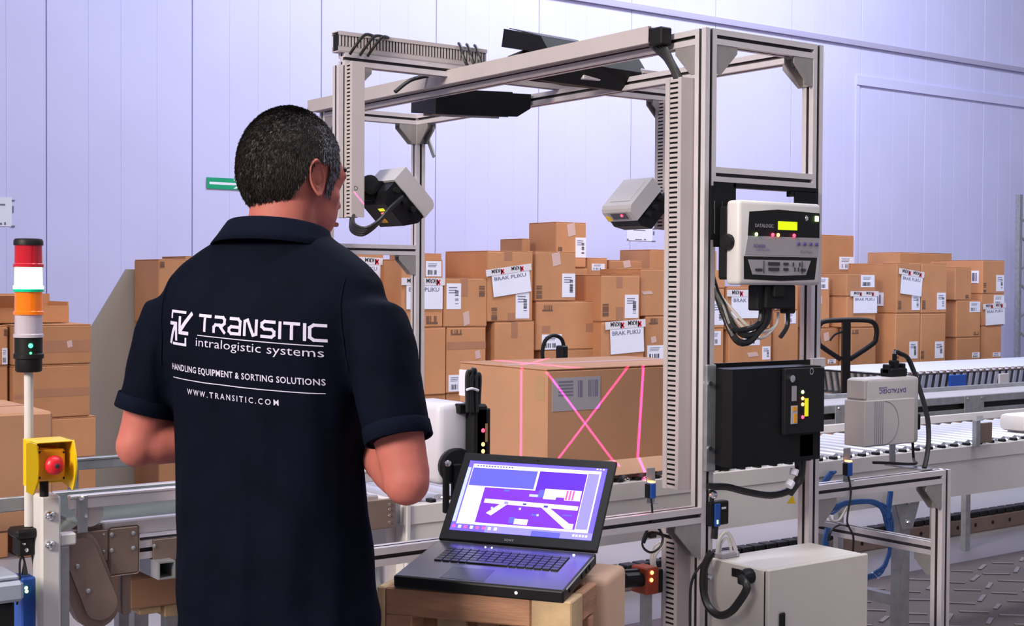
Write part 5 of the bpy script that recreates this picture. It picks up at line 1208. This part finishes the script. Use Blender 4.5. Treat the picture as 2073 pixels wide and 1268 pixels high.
part(MB().bx(A.x-.004, A.x+.022, 3.285, 3.31, W(250, 1245, Y=3.29).z, A.z, .004), 'hanger', DULL, t)
# square tube across under the belt
A = W(338, 1155, Y=3.24); s = .022
mb = MB()
for (x0, x1, z0, z1) in ((-s, s, s-.004, s), (-s, s, -s, -s+.004), (-s, -s+.004, -s+.004, s-.004), (s-.004, s, -s+.004, s-.004)): mb.box(A.x+x0, A.x+x1, 3.24, 3.84, A.z+z0, A.z+z1)
part(mb, 'square_tube', STEEL, t)
for x in (1.42, 1.90):
    for y in (3.33, 3.81): part(MB().box(x-.02, x+.02, y-.02, y+.02, 0, BZ-.10), 'leg', STEEL, t)
# infeed section farther left
part(MB().bx(.3, .92, 3.33, 3.36, .77, .8155, .003).bx(.3, .92, 3.80, 3.83, .77, .815, .003), 'infeed_rail', WHITE, t)
part(MB().bx(.3, .93, 3.365, 3.795, .79, .805, .003), 'infeed_belt', BELT, t)
part(MB().bx(.3, .92, 3.34, 3.35, .66, .769, .002), 'infeed_panel', DULL, t)
for y in (3.33, 3.79): part(MB().box(.40, .44, y-.02, y+.02, 0, .66), 'leg', STEEL, t)
# right end of the belt conveyor
A = W(757, 1012, Y=3.27); B = W(800, 1068, Y=3.27)
e = part(MB().bx(A.x-.12, B.x, 3.265, 3.272, B.z, A.z, .003), 'end_plate', DULL, t)
mb = MB()
for py in (1022, 1032, 1044, 1058): mb.ball(W(789, py, Y=3.263), .004, .003, .004, 8, 6)
part(mb, 'bolts', CHROME, e)
part(MB().box(W(799, 1000, Y=3.3).x, W(816, 1000, Y=3.3).x, 3.3, 3.32, .74, W(805, 985, Y=3.3).z), 'end_bracket', STEEL, t)
A = W(782, 1108, Y=3.33); B = W(797, 1165, Y=3.33)
part(MB().box(A.x, A.x+.045, 3.33, 3.36, 0, .73), 'end_leg', ALU, t)
# carton riding on the infeed belt
t = thing('infeed_carton', 'brown carton with pinkish lit top on the infeed belt behind the signal pole', 'cardboard box', (.9, 3.6, BZ-.02))
part(MB().bx(.52, 1.09, 3.40, 3.80, .8065, 1.096, .006), 'carton', CARDBOX, t)
part(MB().bx(.525, 1.085, 3.595, 3.605, 1.096, 1.0975, .0004), 'tape_strip', TAPE, t)
# wooden block and brown box under the conveyor
t = thing('brown_block', 'brown wooden block lying under the left conveyor beside the square tube', 'box', (1.62, 3.6, .40))
A = W(263, 1172, Y=3.5); B = W(366, 1222, Y=3.5)
part(MB().bx(A.x, B.x+.1, 3.5, 3.75, B.z, A.z, .005), 'block', CARDBOX, t)
part(MB().bx(A.x+.03, A.x+.09, 3.51, 3.74, B.z-.02, B.z, .003).bx(A.x+.10, B.x+.1, 3.51, 3.74, B.z-.035, B.z, .003), 'slat', WOODL, t)
part(MB().box(A.x+.05, A.x+.09, 3.6, 3.64, 0, B.z-.02).box(B.x, B.x+.04, 3.6, 3.64, 0, B.z-.035), 'stand', STEEL, t)
t = thing('drive_motor', 'pale blue-grey motor housing at the lower left corner', 'motor', W(18, 1200, Y=3.15))
A = W(-30, 1165, Y=3.15); B = W(36, 1210, Y=3.15)
part(MB().bx(A.x, B.x, 3.10, 3.24, B.z, A.z-.012, .008).bx(A.x, B.x-.008, 3.11, 3.23, A.z-.012, A.z, .004), 'housing', mat('motor_grey', (.34, .37, .46), .4), t)
part(MB().bx(A.x, B.x-.015, 3.12, 3.22, B.z-.08, B.z, .006), 'terminal_block', BLACKP, t)
part(MB().cyl((A.x+.05, 3.17, 0), (A.x+.05, 3.17, B.z-.08), .03, n=14), 'pedestal', BLACKP, t)
t = thing('blue_drive', 'blue drive controller with two green lights beside the white post at lower left', 'controller', W(55, 1220, Y=3.26))
A = W(44, 1172, Y=3.26); B = W(74, 1268, Y=3.26)
part(MB().bx(A.x, B.x, 3.26, 3.33, B.z-.05, A.z, .004), 'case', BLUEP, t)
part(MB().ball(W(53, 1191, Y=3.258), .004, .003, .004, 8, 6).ball(W(54, 1198, Y=3.258), .004, .003, .004, 8, 6), 'status_light', LEDG, t)
part(MB().cyl(W(50, 1164, Y=3.28), W(50, 1140, Y=3.28), .008, .003, n=10).tube([W(50, 1140, Y=3.28), W(46, 1128, Y=3.28), W(40, 1140, Y=3.28), W(40, 1190, Y=3.27), W(34, 1225, Y=3.27)], .0025, 6), 'plug', CABLE, t)
part(MB().box(A.x+.0, A.x+.03, 3.29, 3.32, 0, B.z-.05), 'stand', BLACKP, t)
# flat pallet parts on the floor
t = thing('dark_pallet', 'dark flat pallet on the floor under the left conveyor', 'pallet', (1.9, 4.2, 0))
for k in range(5): part(MB().bx(1.5, 2.4, 3.95+k*.13, 4.03+k*.13, .10, .12, .002), 'slat', BLACK, t)
for k in range(3): part(MB().bx(1.5+k*.42, 1.56+k*.42, 3.95, 4.55, 0, .10, .003), 'bearer', BLACK, t)
# ================================================================== PERSON
def remesh(mb, voxel, it, fac=.5):
    me = bpy.data.meshes.new('tmp'); me.from_pydata([tuple(v) for v in mb.v], [], mb.f)
    bm = bmesh.new(); bm.from_mesh(me); bmesh.ops.recalc_face_normals(bm, faces=bm.faces); bm.to_mesh(me); bm.free()
    o = bpy.data.objects.new('tmp', me); COL.objects.link(o)
    m = o.modifiers.new('r', 'REMESH'); m.mode = 'VOXEL'; m.voxel_size = voxel
    if it:
        s = o.modifiers.new('s', 'SMOOTH'); s.factor = fac; s.iterations = it
    dg = bpy.context.evaluated_depsgraph_get(); dg.update()
    r = bpy.data.meshes.new_from_object(o.evaluated_get(dg))
    vs = [v.co.copy() for v in r.vertices]; fs = [tuple(p.vertices) for p in r.polygons]
    bpy.data.objects.remove(o); bpy.data.meshes.remove(me); bpy.data.meshes.remove(r)
    return vs, fs
TH = math.radians(24); TD = 2.62
hr = V((RIGHT.x, RIGHT.y, 0)).normalized(); hf = V((FWD.x, FWD.y, 0)).normalized()
pr = hr*math.cos(TH)-hf*math.sin(TH); pf = hf*math.cos(TH)+hr*math.sin(TH)
P0 = W(553, 600, D=TD); P0.z = 0
MP = frame(P0, pr, pf, Z_)
man = thing('person', 'man seen from behind in a navy polo shirt with white lettering, short dark greying hair', 'person', P0)
def ring(z, a, b, cx=0, cy=0, n=40, p=2.35, tilt=0):
    R = []
    for i in range(n):
        t = 2*PI*i/n; c, s = math.cos(t), math.sin(t)
        x = a*math.copysign(abs(c)**(2/p), c); y = b*math.copysign(abs(s)**(2/p), s)
        R.append(V((cx+x, cy+y, z+tilt*y)))
    return R
SH = [V((-.220, .0, 1.365)), V((.215, .0, 1.365))]
EL = [V((-.282, -.045, 1.10)), V((.318, -.050, 1.068))]
WR = [V((-.105, .165, 1.115)), V((.105, .165, 1.105))]
# ---- skin body (continuous)
HD = V((.003, .062, 1.623)); HT = math.radians(19); HS = 1.05   # head turned further right
hx = V((math.cos(HT), -math.sin(HT), 0)); hy0 = V((math.sin(HT), math.cos(HT), 0)); tl = math.radians(6)
hy = hy0*math.cos(tl)-Z_*math.sin(tl); hz = hx.cross(hy)
MH = frame(HD, hx*HS, hy*HS, hz*HS)
mb = MB()
mb.loft([ring(z, a, b, 0, cy) for z, a, b, cy in ((.86, .15, .10, 0), (1.0, .15, .10, 0), (1.2, .165, .105, 0), (1.35, .20, .10, 0), (1.42, .17, .075, 0), (1.475, .085, .062, .005))])
mb.loft([ring(z, a, b, 0, cy, p=2) for z, a, b, cy in ((1.42, .075, .066, .0), (1.48, .068, .064, .014), (1.53, .066, .063, .028), (1.60, .064, .064, .045))])
for s in (0, 1):
    e, w, h = EL[s], WR[s], SH[s]
    mb.tube([h, h.lerp(e, .5), e.lerp(h, .12), e], [.052, .052, .050, .049, .048, .047, .046, .044, .043, .043, .042, .041], 16)
    mb.ball(e+V((0, -.004, -.004)), .042, .042, .042); mb.ball(e.lerp(w, .25), .047, .047, .046)
    mb.tube([e, e.lerp(w, .3), e.lerp(w, .65), w, w.lerp(e, -.12)], [.043, .046, .046, .046, .044, .041, .038, .034, .031, .029, .028, .028, .027, .027], 16)
    d = (w-e).normalized(); inn = V((1 if s == 0 else -1, 0, 0)); inn = (inn-d*inn.dot(d)).normalized(); up = d.cross(inn)
    pc = w+d*.065
    m0 = mb.M; mb.loft([[w+d*q+inn*(0)+(inn*0+Z_*math.cos(t)*aa+d.cross(Z_).normalized()*math.sin(t)*bb) for t in [2*PI*i/16 for i in range(16)]] for q, aa, bb in ((.0, .028, .022), (.03, .036, .018), (.07, .042, .016), (.095, .040, .014))])
for x, s in ((-.09, -1), (.09, 1)):
    mb.loft([ring(z, a, b, x*k, cy, 20, 2) for z, a, b, k, cy in ((.08, .042, .05, 1.1, 0), (.30, .052, .056, 1.1, 0), (.46, .058, .06, 1.1, .01), (.70, .08, .085, 1., .0), (.90, .09, .095, .9, 0))])
hb = MB(MH)
hb.ball((0, -.010, .012), .0765, .096, .108, 28, 18); hb.ball((0, .040, -.052), .058, .058, .072, 24, 16); hb.ball((0, .058, -.096), .030, .030, .026, 16, 10)
hb.ball((0, .055, .01), .060, .045, .055, 20, 12)
hb.loft([[V((math.cos(t)*a, cy+math.sin(t)*b, z)) for t in [2*PI*i/14 for i in range(14)]] for z, a, b, cy in ((.01, .008, .010, .090), (-.02, .011, .014, .096), (-.042, .017, .020, .098), (-.050, .012, .012, .096))])
for s in (-1, 1): hb.ball((s*.033, .078, .012), .022, .018, .010, 14, 8); hb.ball((s*.042, .052, -.030), .021, .026, .022, 14, 8)
hb.ball((0, .088, -.072), .024, .014, .008, 14, 8); hb.ball((0, .086, -.083), .021, .014, .008, 14, 8)
mb.v += hb.v
n0 = len(mb.v)-len(hb.v); mb.f += [tuple(i+n0 for i in f) for f in hb.f]; mb.m += hb.m
vs, fs = remesh(mb, .0055, 7)
body = MB(MP); body.add(vs, fs)
# fingers and thumbs added on the palms, curled
for s in (0, 1):
    e, w = EL[s], WR[s]; d = (w-e).normalized(); side = d.cross(Z_).normalized(); inn = side if side.x*(1 if s == 0 else -1) > 0 else -side
    for k, (L, zz) in enumerate(((.070, .030), (.080, .010), (.074, -.010), (.058, -.029))):
        b = w+d*.088+Z_*zz
        p1 = b+d*L*.45+inn*L*.05; p2 = p1+d*L*.22+inn*L*.30; p3 = p2-d*L*.08+inn*L*.30
        body.tube([b-d*.012, b, p1, p2, p3], [.0092, .009, .0088, .0086, .0084, .008, .0078, .0072, .007, .0068, .0066, .0062, .006, .006, .0055, .004, .003], 10)
    b = w+d*.035+Z_*.026
    body.tube([b-Z_*.012, b+Z_*.012+d*.012, b+Z_*.028+d*.038+inn*.010, b+Z_*.030+d*.062+inn*.022], [.0125, .012, .0118, .011, .0105, .010, .0098, .0095, .009, .0085, .007, .006, .004], 10)
bo = part(body, 'body', SKIN, man, smooth=180)
# face details
f = MB(MP @ MH)
for s in (-1, 1): f.ball((s*.031, .084, .004), .0125, .010, .0095, 14, 10)
eyes = part(f, 'eyes', EYEW, bo, smooth=True)
f = MB(MP @ MH)
for s in (-1, 1): f.ball((s*.031, .0925, .004), .0052, .002, .0052, 12, 8)
part(f, 'irises', IRIS, bo)
f = MB(MP @ MH)
for s in (-1, 1): f.tube([(s*.014, .0955, .023), (s*.032, .094, .028), (s*.050, .080, .022)], .0042, 6)
part(f, 'eyebrows', HAIR, bo)
f = MB(MP @ MH).tube([(-.022, .095, -.077), (0, .102, -.075), (.022, .095, -.077)], .0045, 8)
part(f, 'lips', LIP, bo, smooth=True)
# ears
def ear(s):
    """bowl with raised rim, built in head space: u runs front->back, v up"""
    c = V((s*.073, .008, -.006)); out = V((s*.95, -.30, 0)).normalized(); back = V((-s*.29, -.95, -.08)).normalized(); up = V((0, -.22, .975)).normalized()
    nr, na = 9, 36; vs = []; fs = []
    for j in range(nr+1):
        r = j/nr
        for i in range(na):
            t = 2*PI*i/na; lob = 1-.34*max(0, -math.sin(t))**1.5
            u = math.cos(t)*.0185*r*lob+.011; v = math.sin(t)*.034*r-(.001 if math.sin(t) < 0 else 0)
            front = max(0, math.cos(t+PI))   # attached side
            rim = .0105*math.exp(-((r-.88)/.12)**2)*(1-.85*front)+.006*math.exp(-((r-.52)/.12)**2)*(1-front)-.006*math.exp(-(r/.35)**2)
            cup = .011*r*(1-front*.9)
            pos = c+back*u+up*v+out*(cup+rim)
            vs.append(pos)
    for j in range(nr):
        for i in range(na): fs.append((j*na+i, j*na+(i+1) % na, (j+1)*na+(i+1) % na, (j+1)*na+i))
    n = len(vs)
    for j in range(nr+1):
        for i in range(na):
            vs.append(vs[j*na+i]-out*(.0045 if j < nr else .002))
    for j in range(nr):
        for i in range(na): fs.append((n+j*na+i, n+(j+1)*na+i, n+(j+1)*na+(i+1) % na, n+j*na+(i+1) % na))
    for i in range(na): fs.append((nr*na+i, nr*na+(i+1) % na, n+nr*na+(i+1) % na, n+nr*na+i))
    m = MB(MP @ MH).add(vs, fs); m.ball(c+back*.006-out*.004, .008, .012, .020, 12, 8)
    part(m, 'ear', SKIN, bo, smooth=180)
ear(1); ear(-1)
# ---- hair cap and strands
def hair_ok(p):
    x, y, z = p
    if y > .062: return z > .060+max(0, (y-.07))*.4
    if y > .046: return z > .006
    if y > .022: return z > -.034                      # sideburn
    if y > -.010: return z > .024                      # above the ear
    if y > -.058: return z > .024-(-.010-y)/.048*.096
    return z > -.074+.10*max(0, (abs(x)-.050))
hc = MB(); hc.ball((0, -.010, .014), .0815, .1020, .1110, 150, 104)
keep = [hair_ok(p) for p in hc.v]
capf = [fc for fc in hc.f if all(keep[i] for i in fc)]
# lower nape extension follows the neck
hm = MB(MP @ MH); idx = {}; vv = []; ff = []
for fc in capf:
    t = []
    for i in fc:
        if i not in idx:
            idx[i] = len(vv); p = hc.v[i].copy()
            # nape: pull in a little below the occiput
            if p.z < -.02 and p.y < 0: p.y += (-.02-p.z)*.10
            p += p.normalized()*noise.noise(p*70)*.0008
            vv.append(p)
        t.append(idx[i])
    ff.append(t)
hm.add(vv, ff); hair = part(hm, 'hair', HAIR, man, smooth=180)
st = MB(MP @ MH); rn = random.Random(5); tri = [(V(vv[a[0]]), V(vv[a[1]]), V(vv[a[2]])) for a in ff]; quads = [[V(vv[i]) for i in a] for a in ff]
for _ in range(24000):
    q = rn.choice(quads); u, v = rn.random(), rn.random()
    p = (q[0]*(1-u)+q[1]*u)*(1-v)+((q[3]*(1-u)+q[2]*u) if len(q) == 4 else q[2])*v
    nrm = V((p.x/.0815**2, (p.y+.01)/.102**2, (p.z-.014)/.111**2)).normalized()
    dn = V((0, -.5 if p.z > .03 else -.1, -1)); dn = (dn-nrm*dn.dot(nrm)); dn = dn.normalized() if dn.length > 1e-4 else V((0, -1, 0))
    d = (nrm*.30+dn*.9+V((rn.uniform(-.2, .2), rn.uniform(-.2, .2), rn.uniform(-.2, .2)))).normalized()
    Ls = rn.uniform(.007, .013); sd = d.cross(nrm); sd = sd.normalized()*.00055 if sd.length > 1e-5 else V((.0005, 0, 0))
    gp = .012+.55*max(0, min(1, (p.y+.01)/.06))*max(0, min(1, p.x/.05)) + (.05 if p.z > .06 and p.x > 0 else 0)
    if abs(p.x) > .050 and p.y > .005: gp = max(gp, .65)
    k = 2 if rn.random() < gp else (1 if rn.random() < .25 else 0)
    o = p-nrm*.001
    st.add([o-sd, o+sd, o+d*Ls*.6+sd*.7+nrm*.0008, o+d*Ls, o+d*Ls*.6-sd*.7+nrm*.0008], [(0, 1, 2, 3, 4)], k)
part(st, 'hair_strands', [HAIR, HAIR2, HAIRG], hair, kind='stuff')
# ---- polo shirt
sb = MB()
sb.loft([ring(z, a, b, cx, cy) for z, a, b, cx, cy in ((.735, .196, .142, .014, .0), (.80, .195, .142, .012, .0), (.88, .192, .140, .004, 0), (.98, .188, .135, -.006, 0), (1.08, .188, .130, -.010, 0), (1.18, .198, .130, -.004, 0), (1.28, .212, .130, 0, -.004), (1.35, .226, .124, 0, -.006), (1.392, .236, .112, 0, -.004), (1.425, .224, .100, 0, .0), (1.452, .196, .092, 0, .002), (1.478, .156, .084, 0, .006), (1.498, .118, .078, 0, .010), (1.512, .098, .074, 0, .014), (1.522, .090, .07, 0, .018))])
HEM = []
for s in (0, 1):
    h, e = SH[s], EL[s]; d = (e-h).normalized(); sg = -1 if s == 0 else 1
    hem = h.lerp(e, .76)
    pts = [h+V((-sg*.05, 0, .012)), h+V((sg*.0, 0, -.004)), h.lerp(e, .22)+V((sg*.004, 0, 0)), h.lerp(e, .5), hem]
    u = V((1, 0, 0)); u = (u-d*u.dot(d)).normalized(); v = d.cross(u); rings = []
    for p, ra, rb in zip(pts, (.050, .058, .060, .058, .056), (.070, .080, .078, .074, .072)):
        rings.append([p+u*(ra*math.cos(2*PI*i/28))+v*(rb*math.sin(2*PI*i/28)) for i in range(28)])
    sb.loft(rings); HEM.append((hem, d, u, v))
vs, fs = remesh(sb, .0075, 9)
def fold(p):
    q = noise.noise(V((p.x*13, p.y*9+3, p.z*2.2)))+.6*noise.noise(V((p.x*30+5, p.y*20, p.z*4.5)))
    low = max(0, min(1, (1.36-p.z)/.35)); amp = .0115*low+.002
    w2 = noise.noise(V((p.x*6+p.z*9, p.y*6, p.z*14-p.x*8)))*.006*max(0, min(1, (1.0-p.z)/.2))
    sl = .0030*noise.noise(V((p.x*18+p.z*14, p.y*18, p.z*20))) if abs(p.x) > .215 else 0
    return q*amp*.8+w2+sl
sv = []
for p in vs:
    n = V((p.x*.6 if abs(p.x) < .215 else p.x-math.copysign(.25, p.x)*.9, p.y, 0)); n = n.normalized() if n.length > 1e-5 else V((0, -1, 0))
    sv.append(p+n*fold(p))
shirt = part(MB(MP).add(sv, fs), 'polo_shirt', NAVY, man, smooth=180)
bvh = BVHTree.FromPolygons(sv, fs)
# sleeve bands
for hem, d, u, v in HEM:
    mb = MB(MP); rings = []
    for q, k in ((-.026, 1.035), (-.024, 1.055), (.002, 1.06), (.004, 1.03), (.002, .98)):
        rings.append([hem+d*q+u*(.0555*k*math.cos(2*PI*i/32))+v*(.0715*k*math.sin(2*PI*i/32)) for i in range(32)])
    part(mb.loft(rings, cap=False), 'sleeve_band', NAVY2, shirt, smooth=180)
# collar
mb = MB(MP); rings = []
for z, a, b, cy, ti in ((1.478, .122, .098, .004, -.20), (1.4785, .126, .102, .004, -.20), (1.496, .114, .096, .009, -.20), (1.512, .105, .091, .014, -.20), (1.5215, .100, .088, .018, -.20), (1.524, .096, .085, .018, -.20), (1.518, .091, .080, .018, -.20), (1.47, .092, .078, .012, -.20)):
    rings.append(ring(z, a, b, 0, cy, 48, 2.1, ti))
part(mb.loft(rings, cap=False), 'collar', NAVY2, shirt, smooth=180)
# shoulder seams
for s in (0, 1):
    h = SH[s]; sg = -1 if s == 0 else 1; pts = []
    for i in range(15):
        t = -.35+PI*1.0*i/14
        o = h+V((sg*.022-.0*sg, -.16*math.cos(t*.9), .05*math.sin(t*1.3)))
    q = []
    for i in range(12):
        z = 1.26+.165*i/11; x = sg*(.205-.012*(i/11))
        hit = bvh.ray_cast(V((x, -.6, z)), V((0, 1, 0)))
        if hit[0]: q.append(hit[0]+V((0, -.0012, 0)))
    if len(q) > 3: part(MB(MP).tube(q, .0016, 6), 'shoulder_seam', NAVY2, shirt)
# print on the back
pm = MB(); SL = .062
def proj_back(x, z):
    hit = bvh.ray_cast(V((x, -.6, z)), V((0, 1, 0)))
    return (hit[0]+V((0, -.0013, 0))) if hit[0] else V((x, -.13, z))
def pb(x, z): return proj_back(x, z-SL*(x+.09))
def seg(a, b, w, n=1):
    a, b = V((a[0], a[1], 0)), V((b[0], b[1], 0)); d = (b-a).normalized(); e = V((-d.y, d.x, 0))*w/2; a = a-d*w*.42; b = b+d*w*.42
    vs = []; fs = []
    for i in range(n+1):
        p = a.lerp(b, i/n); vs += [pb(*(p+e).xy), pb(*(p-e).xy)]
    for i in range(n): fs.append((2*i, 2*i+1, 2*i+3, 2*i+2))
    pm.add(vs, fs)
def poly(pts, o, sx, sz, w):
    for a, b in zip(pts, pts[1:]): seg((o[0]+a[0]*sx, o[1]+a[1]*sz), (o[0]+b[0]*sx, o[1]+b[1]*sz), w, 2)
LET = {'T': [[(0, 1), (.8, 1)], [(.4, 1), (.4, 0)]], 'R': [[(.1, 1), (.62, 1), (.75, .86), (.75, .62), (.6, .47), (.12, .47), (.0, .3), (0, 0)], [(.38, .47), (.75, 0)]],
       'A': [[(.08, 1), (.6, 1), (.75, .84), (.75, 0), (.14, 0), (0, .14), (0, .32), (.14, .45), (.75, .45)]], 'N': [[(0, 0), (0, .9), (.18, 1), (.55, .02), (.74, .1), (.74, 1)]],
       'S': [[(.75, 1), (.16, 1), (0, .86), (0, .64), (.16, .5), (.6, .5), (.75, .36), (.75, .14), (.6, 0), (0, 0)]], 'I': [[(0, 0), (0, 1)]], 'C': [[(.78, 1), (.2, 1), (0, .82), (0, .18), (.2, 0), (.78, 0)]]}
ADV = {'T': 1.06, 'R': 1.06, 'A': 1.04, 'N': 1.06, 'S': 1.03, 'I': .30, 'C': 1}
tot = sum(ADV[c] for c in 'TRANSITIC')-.2; x = -.076; zt0 = 1.330; hh = .027; k = .252/tot
for c in 'TRANSITIC':
    for p in LET[c]: poly(p, (x+(.0 if c != 'I' else .02*k*2), zt0), k*.98, hh, .0056)
    x += ADV[c]*k
seg((-.080, 1.3200), (.170, 1.3200), .0017, 24)
lx, lz, ls = -.162, 1.2955, .066
def lg(pts, w): poly(pts, (lx, lz), ls, ls, w*ls)
lg([(.11, .79), (.11, .96), (.70, .96)], .075); lg([(.17, .05), (.74, .05), (.74, .22)], .075)
lg([(.95, .93), (.50, .44)], .12); lg([(.485, .80), (.485, .38), (.82, .38)], .10); lg([(.04, .08), (.14, .34), (.28, .58)], .11); lg([(.07, .62), (.32, .62), (.32, .18)], .10)
def ptext(s, x0, z0, size, width, bold, spacing=1.0):
    vs, fs = text_geo(s, bold, spacing); a = min(v.x for v in vs); b = max(v.x for v in vs); kx = width/(b-a)
    pm.add([pb(x0+(v.x-a)*kx, z0+v.y*size) for v in vs], fs)
ptext('intralogistic systems', -.084, 1.3000, .0235, .255, -.004)
ptext('HANDLING EQUIPMENT & SORTING SOLUTIONS', -.160, 1.2490, .0165, .330, .016, 1.08)
seg((-.158, 1.2340), (.168, 1.2340), .0017, 30)
ptext('WWW.TRANSITIC.COM', -.112, 1.2075, .0150, .205, .012, 1.5)
pm.M = None; pv = MB(MP).add(pm.v, pm.f)
part(pv, 'back_print', PRINT, shirt, label='white printed logo and lettering')
# ---- trousers, shoes
tb = MB()
tb.loft([ring(z, a, b, 0, 0) for z, a, b in ((.80, .172, .122), (.90, .174, .122), (.99, .168, .115))])
for x in (-.095, .095):
    tb.loft([ring(z, a, b, x*k, cy, 24, 2.1) for z, a, b, k, cy in ((.045, .062, .075, 1.12, .0), (.12, .062, .07, 1.12, 0), (.45, .075, .08, 1.1, .008), (.70, .092, .10, 1., .0), (.86, .096, .112, .9, 0))])
vs, fs = remesh(tb, .010, 5)
part(MB(MP).add(vs, fs), 'trousers', TROUSER, man, smooth=180)
for x in (-.105, .105):
    mb = MB(MP).loft([[V((x+a*math.cos(t), cy+b*math.sin(t), z)) for t in [2*PI*i/24 for i in range(24)]] for z, a, b, cy in ((.0, .048, .135, .045), (.022, .050, .138, .045), (.05, .046, .125, .038), (.085, .040, .070, .0), (.10, .038, .055, -.008))])
    part(mb, 'shoe', SHOE, man, smooth=60)
# ================================================================== LASER LINE PROJECTORS (unseen spot lamps placed in the open around the scanners)
def laser(src, p, q, power, half=.0085, name='scanner_laser', col=(1, .015, .24), margin=1.0):
    s, p, q = V(src), V(p), V(q); a, b = (p-s).normalized(), (q-s).normalized(); mid = (a+b).normalized()
    nx = a.cross(b).normalized(); zz = -mid; yy = zz.cross(nx).normalized()
    l = bpy.data.lights.new(name, 'SPOT'); l.energy = power; l.color = col; l.shadow_soft_size = 0.0; l.spot_size = max(.02, a.angle(b)*margin); l.spot_blend = 0; l.use_nodes = True
    o = bpy.data.objects.new(name, l); COL.objects.link(o)
    M = Matrix((nx, yy, zz)).transposed().to_4x4(); M.translation = s; o.matrix_world = M
    nt = l.node_tree; e = next(n for n in nt.nodes if n.type == 'EMISSION')
    tc = nt.nodes.new('ShaderNodeTexCoord'); sp = nt.nodes.new('ShaderNodeSeparateXYZ'); ab = nt.nodes.new('ShaderNodeMath'); ab.operation = 'ABSOLUTE'
    mr = nt.nodes.new('ShaderNodeMapRange'); mr.inputs[1].default_value = half; mr.inputs[2].default_value = half*.55; mr.inputs[3].default_value = 0; mr.inputs[4].default_value = 1
    nt.links.new(tc.outputs['Normal'], sp.inputs[0]); nt.links.new(sp.outputs[0], ab.inputs[0]); nt.links.new(ab.outputs[0], mr.inputs[0]); nt.links.new(mr.outputs[0], e.inputs['Strength'])
    return o
S1 = (2.66, 2.87, 1.0); LP = 120
laser(S1, W(1104, 750, Y=by0), W(1262, 940, Y=by0-.05), LP); laser(S1, W(1273, 741, Y=by0), W(1128, 932, Y=by0), LP)
laser((3.0, 2.92, 1.05), W(1303, 735, Y=by0), W(1287, 990, Y=by0), LP, .014)
laser((2.86, 3.0, .95), W(1347, 884, Y=by0), W(1366, 892, Y=by0), 40, .09)
yl = W(1055, 830, X=bx0).y
laser((2.10, yl+.02, 1.02), (bx0, yl, 1.16), (bx0, yl, .80), LP, .014)
laser((2.95, 4.24, 2.0), W(975, 727, Z=bz1), W(1190, 747, Z=bz1), 420, .018)
laser((3.2, 4.0, 2.0), W(1055, 740, Z=bz1), W(1110, 726, Z=bz1), 300, .009)
laser((2.75, 3.7, 1.95), W(714, 389, Y=4.1165), W(735, 415, Y=4.1165), 90, .0035)
laser((2.5, 4.3, 1.4), W(1018, 150, X=2.76), W(1036, 168, X=2.79), 150, .006)
laser((2.95, 4.0, 1.2), W(1122, 188, X=GX1), W(1124, 206, X=GX1), 120, .006)
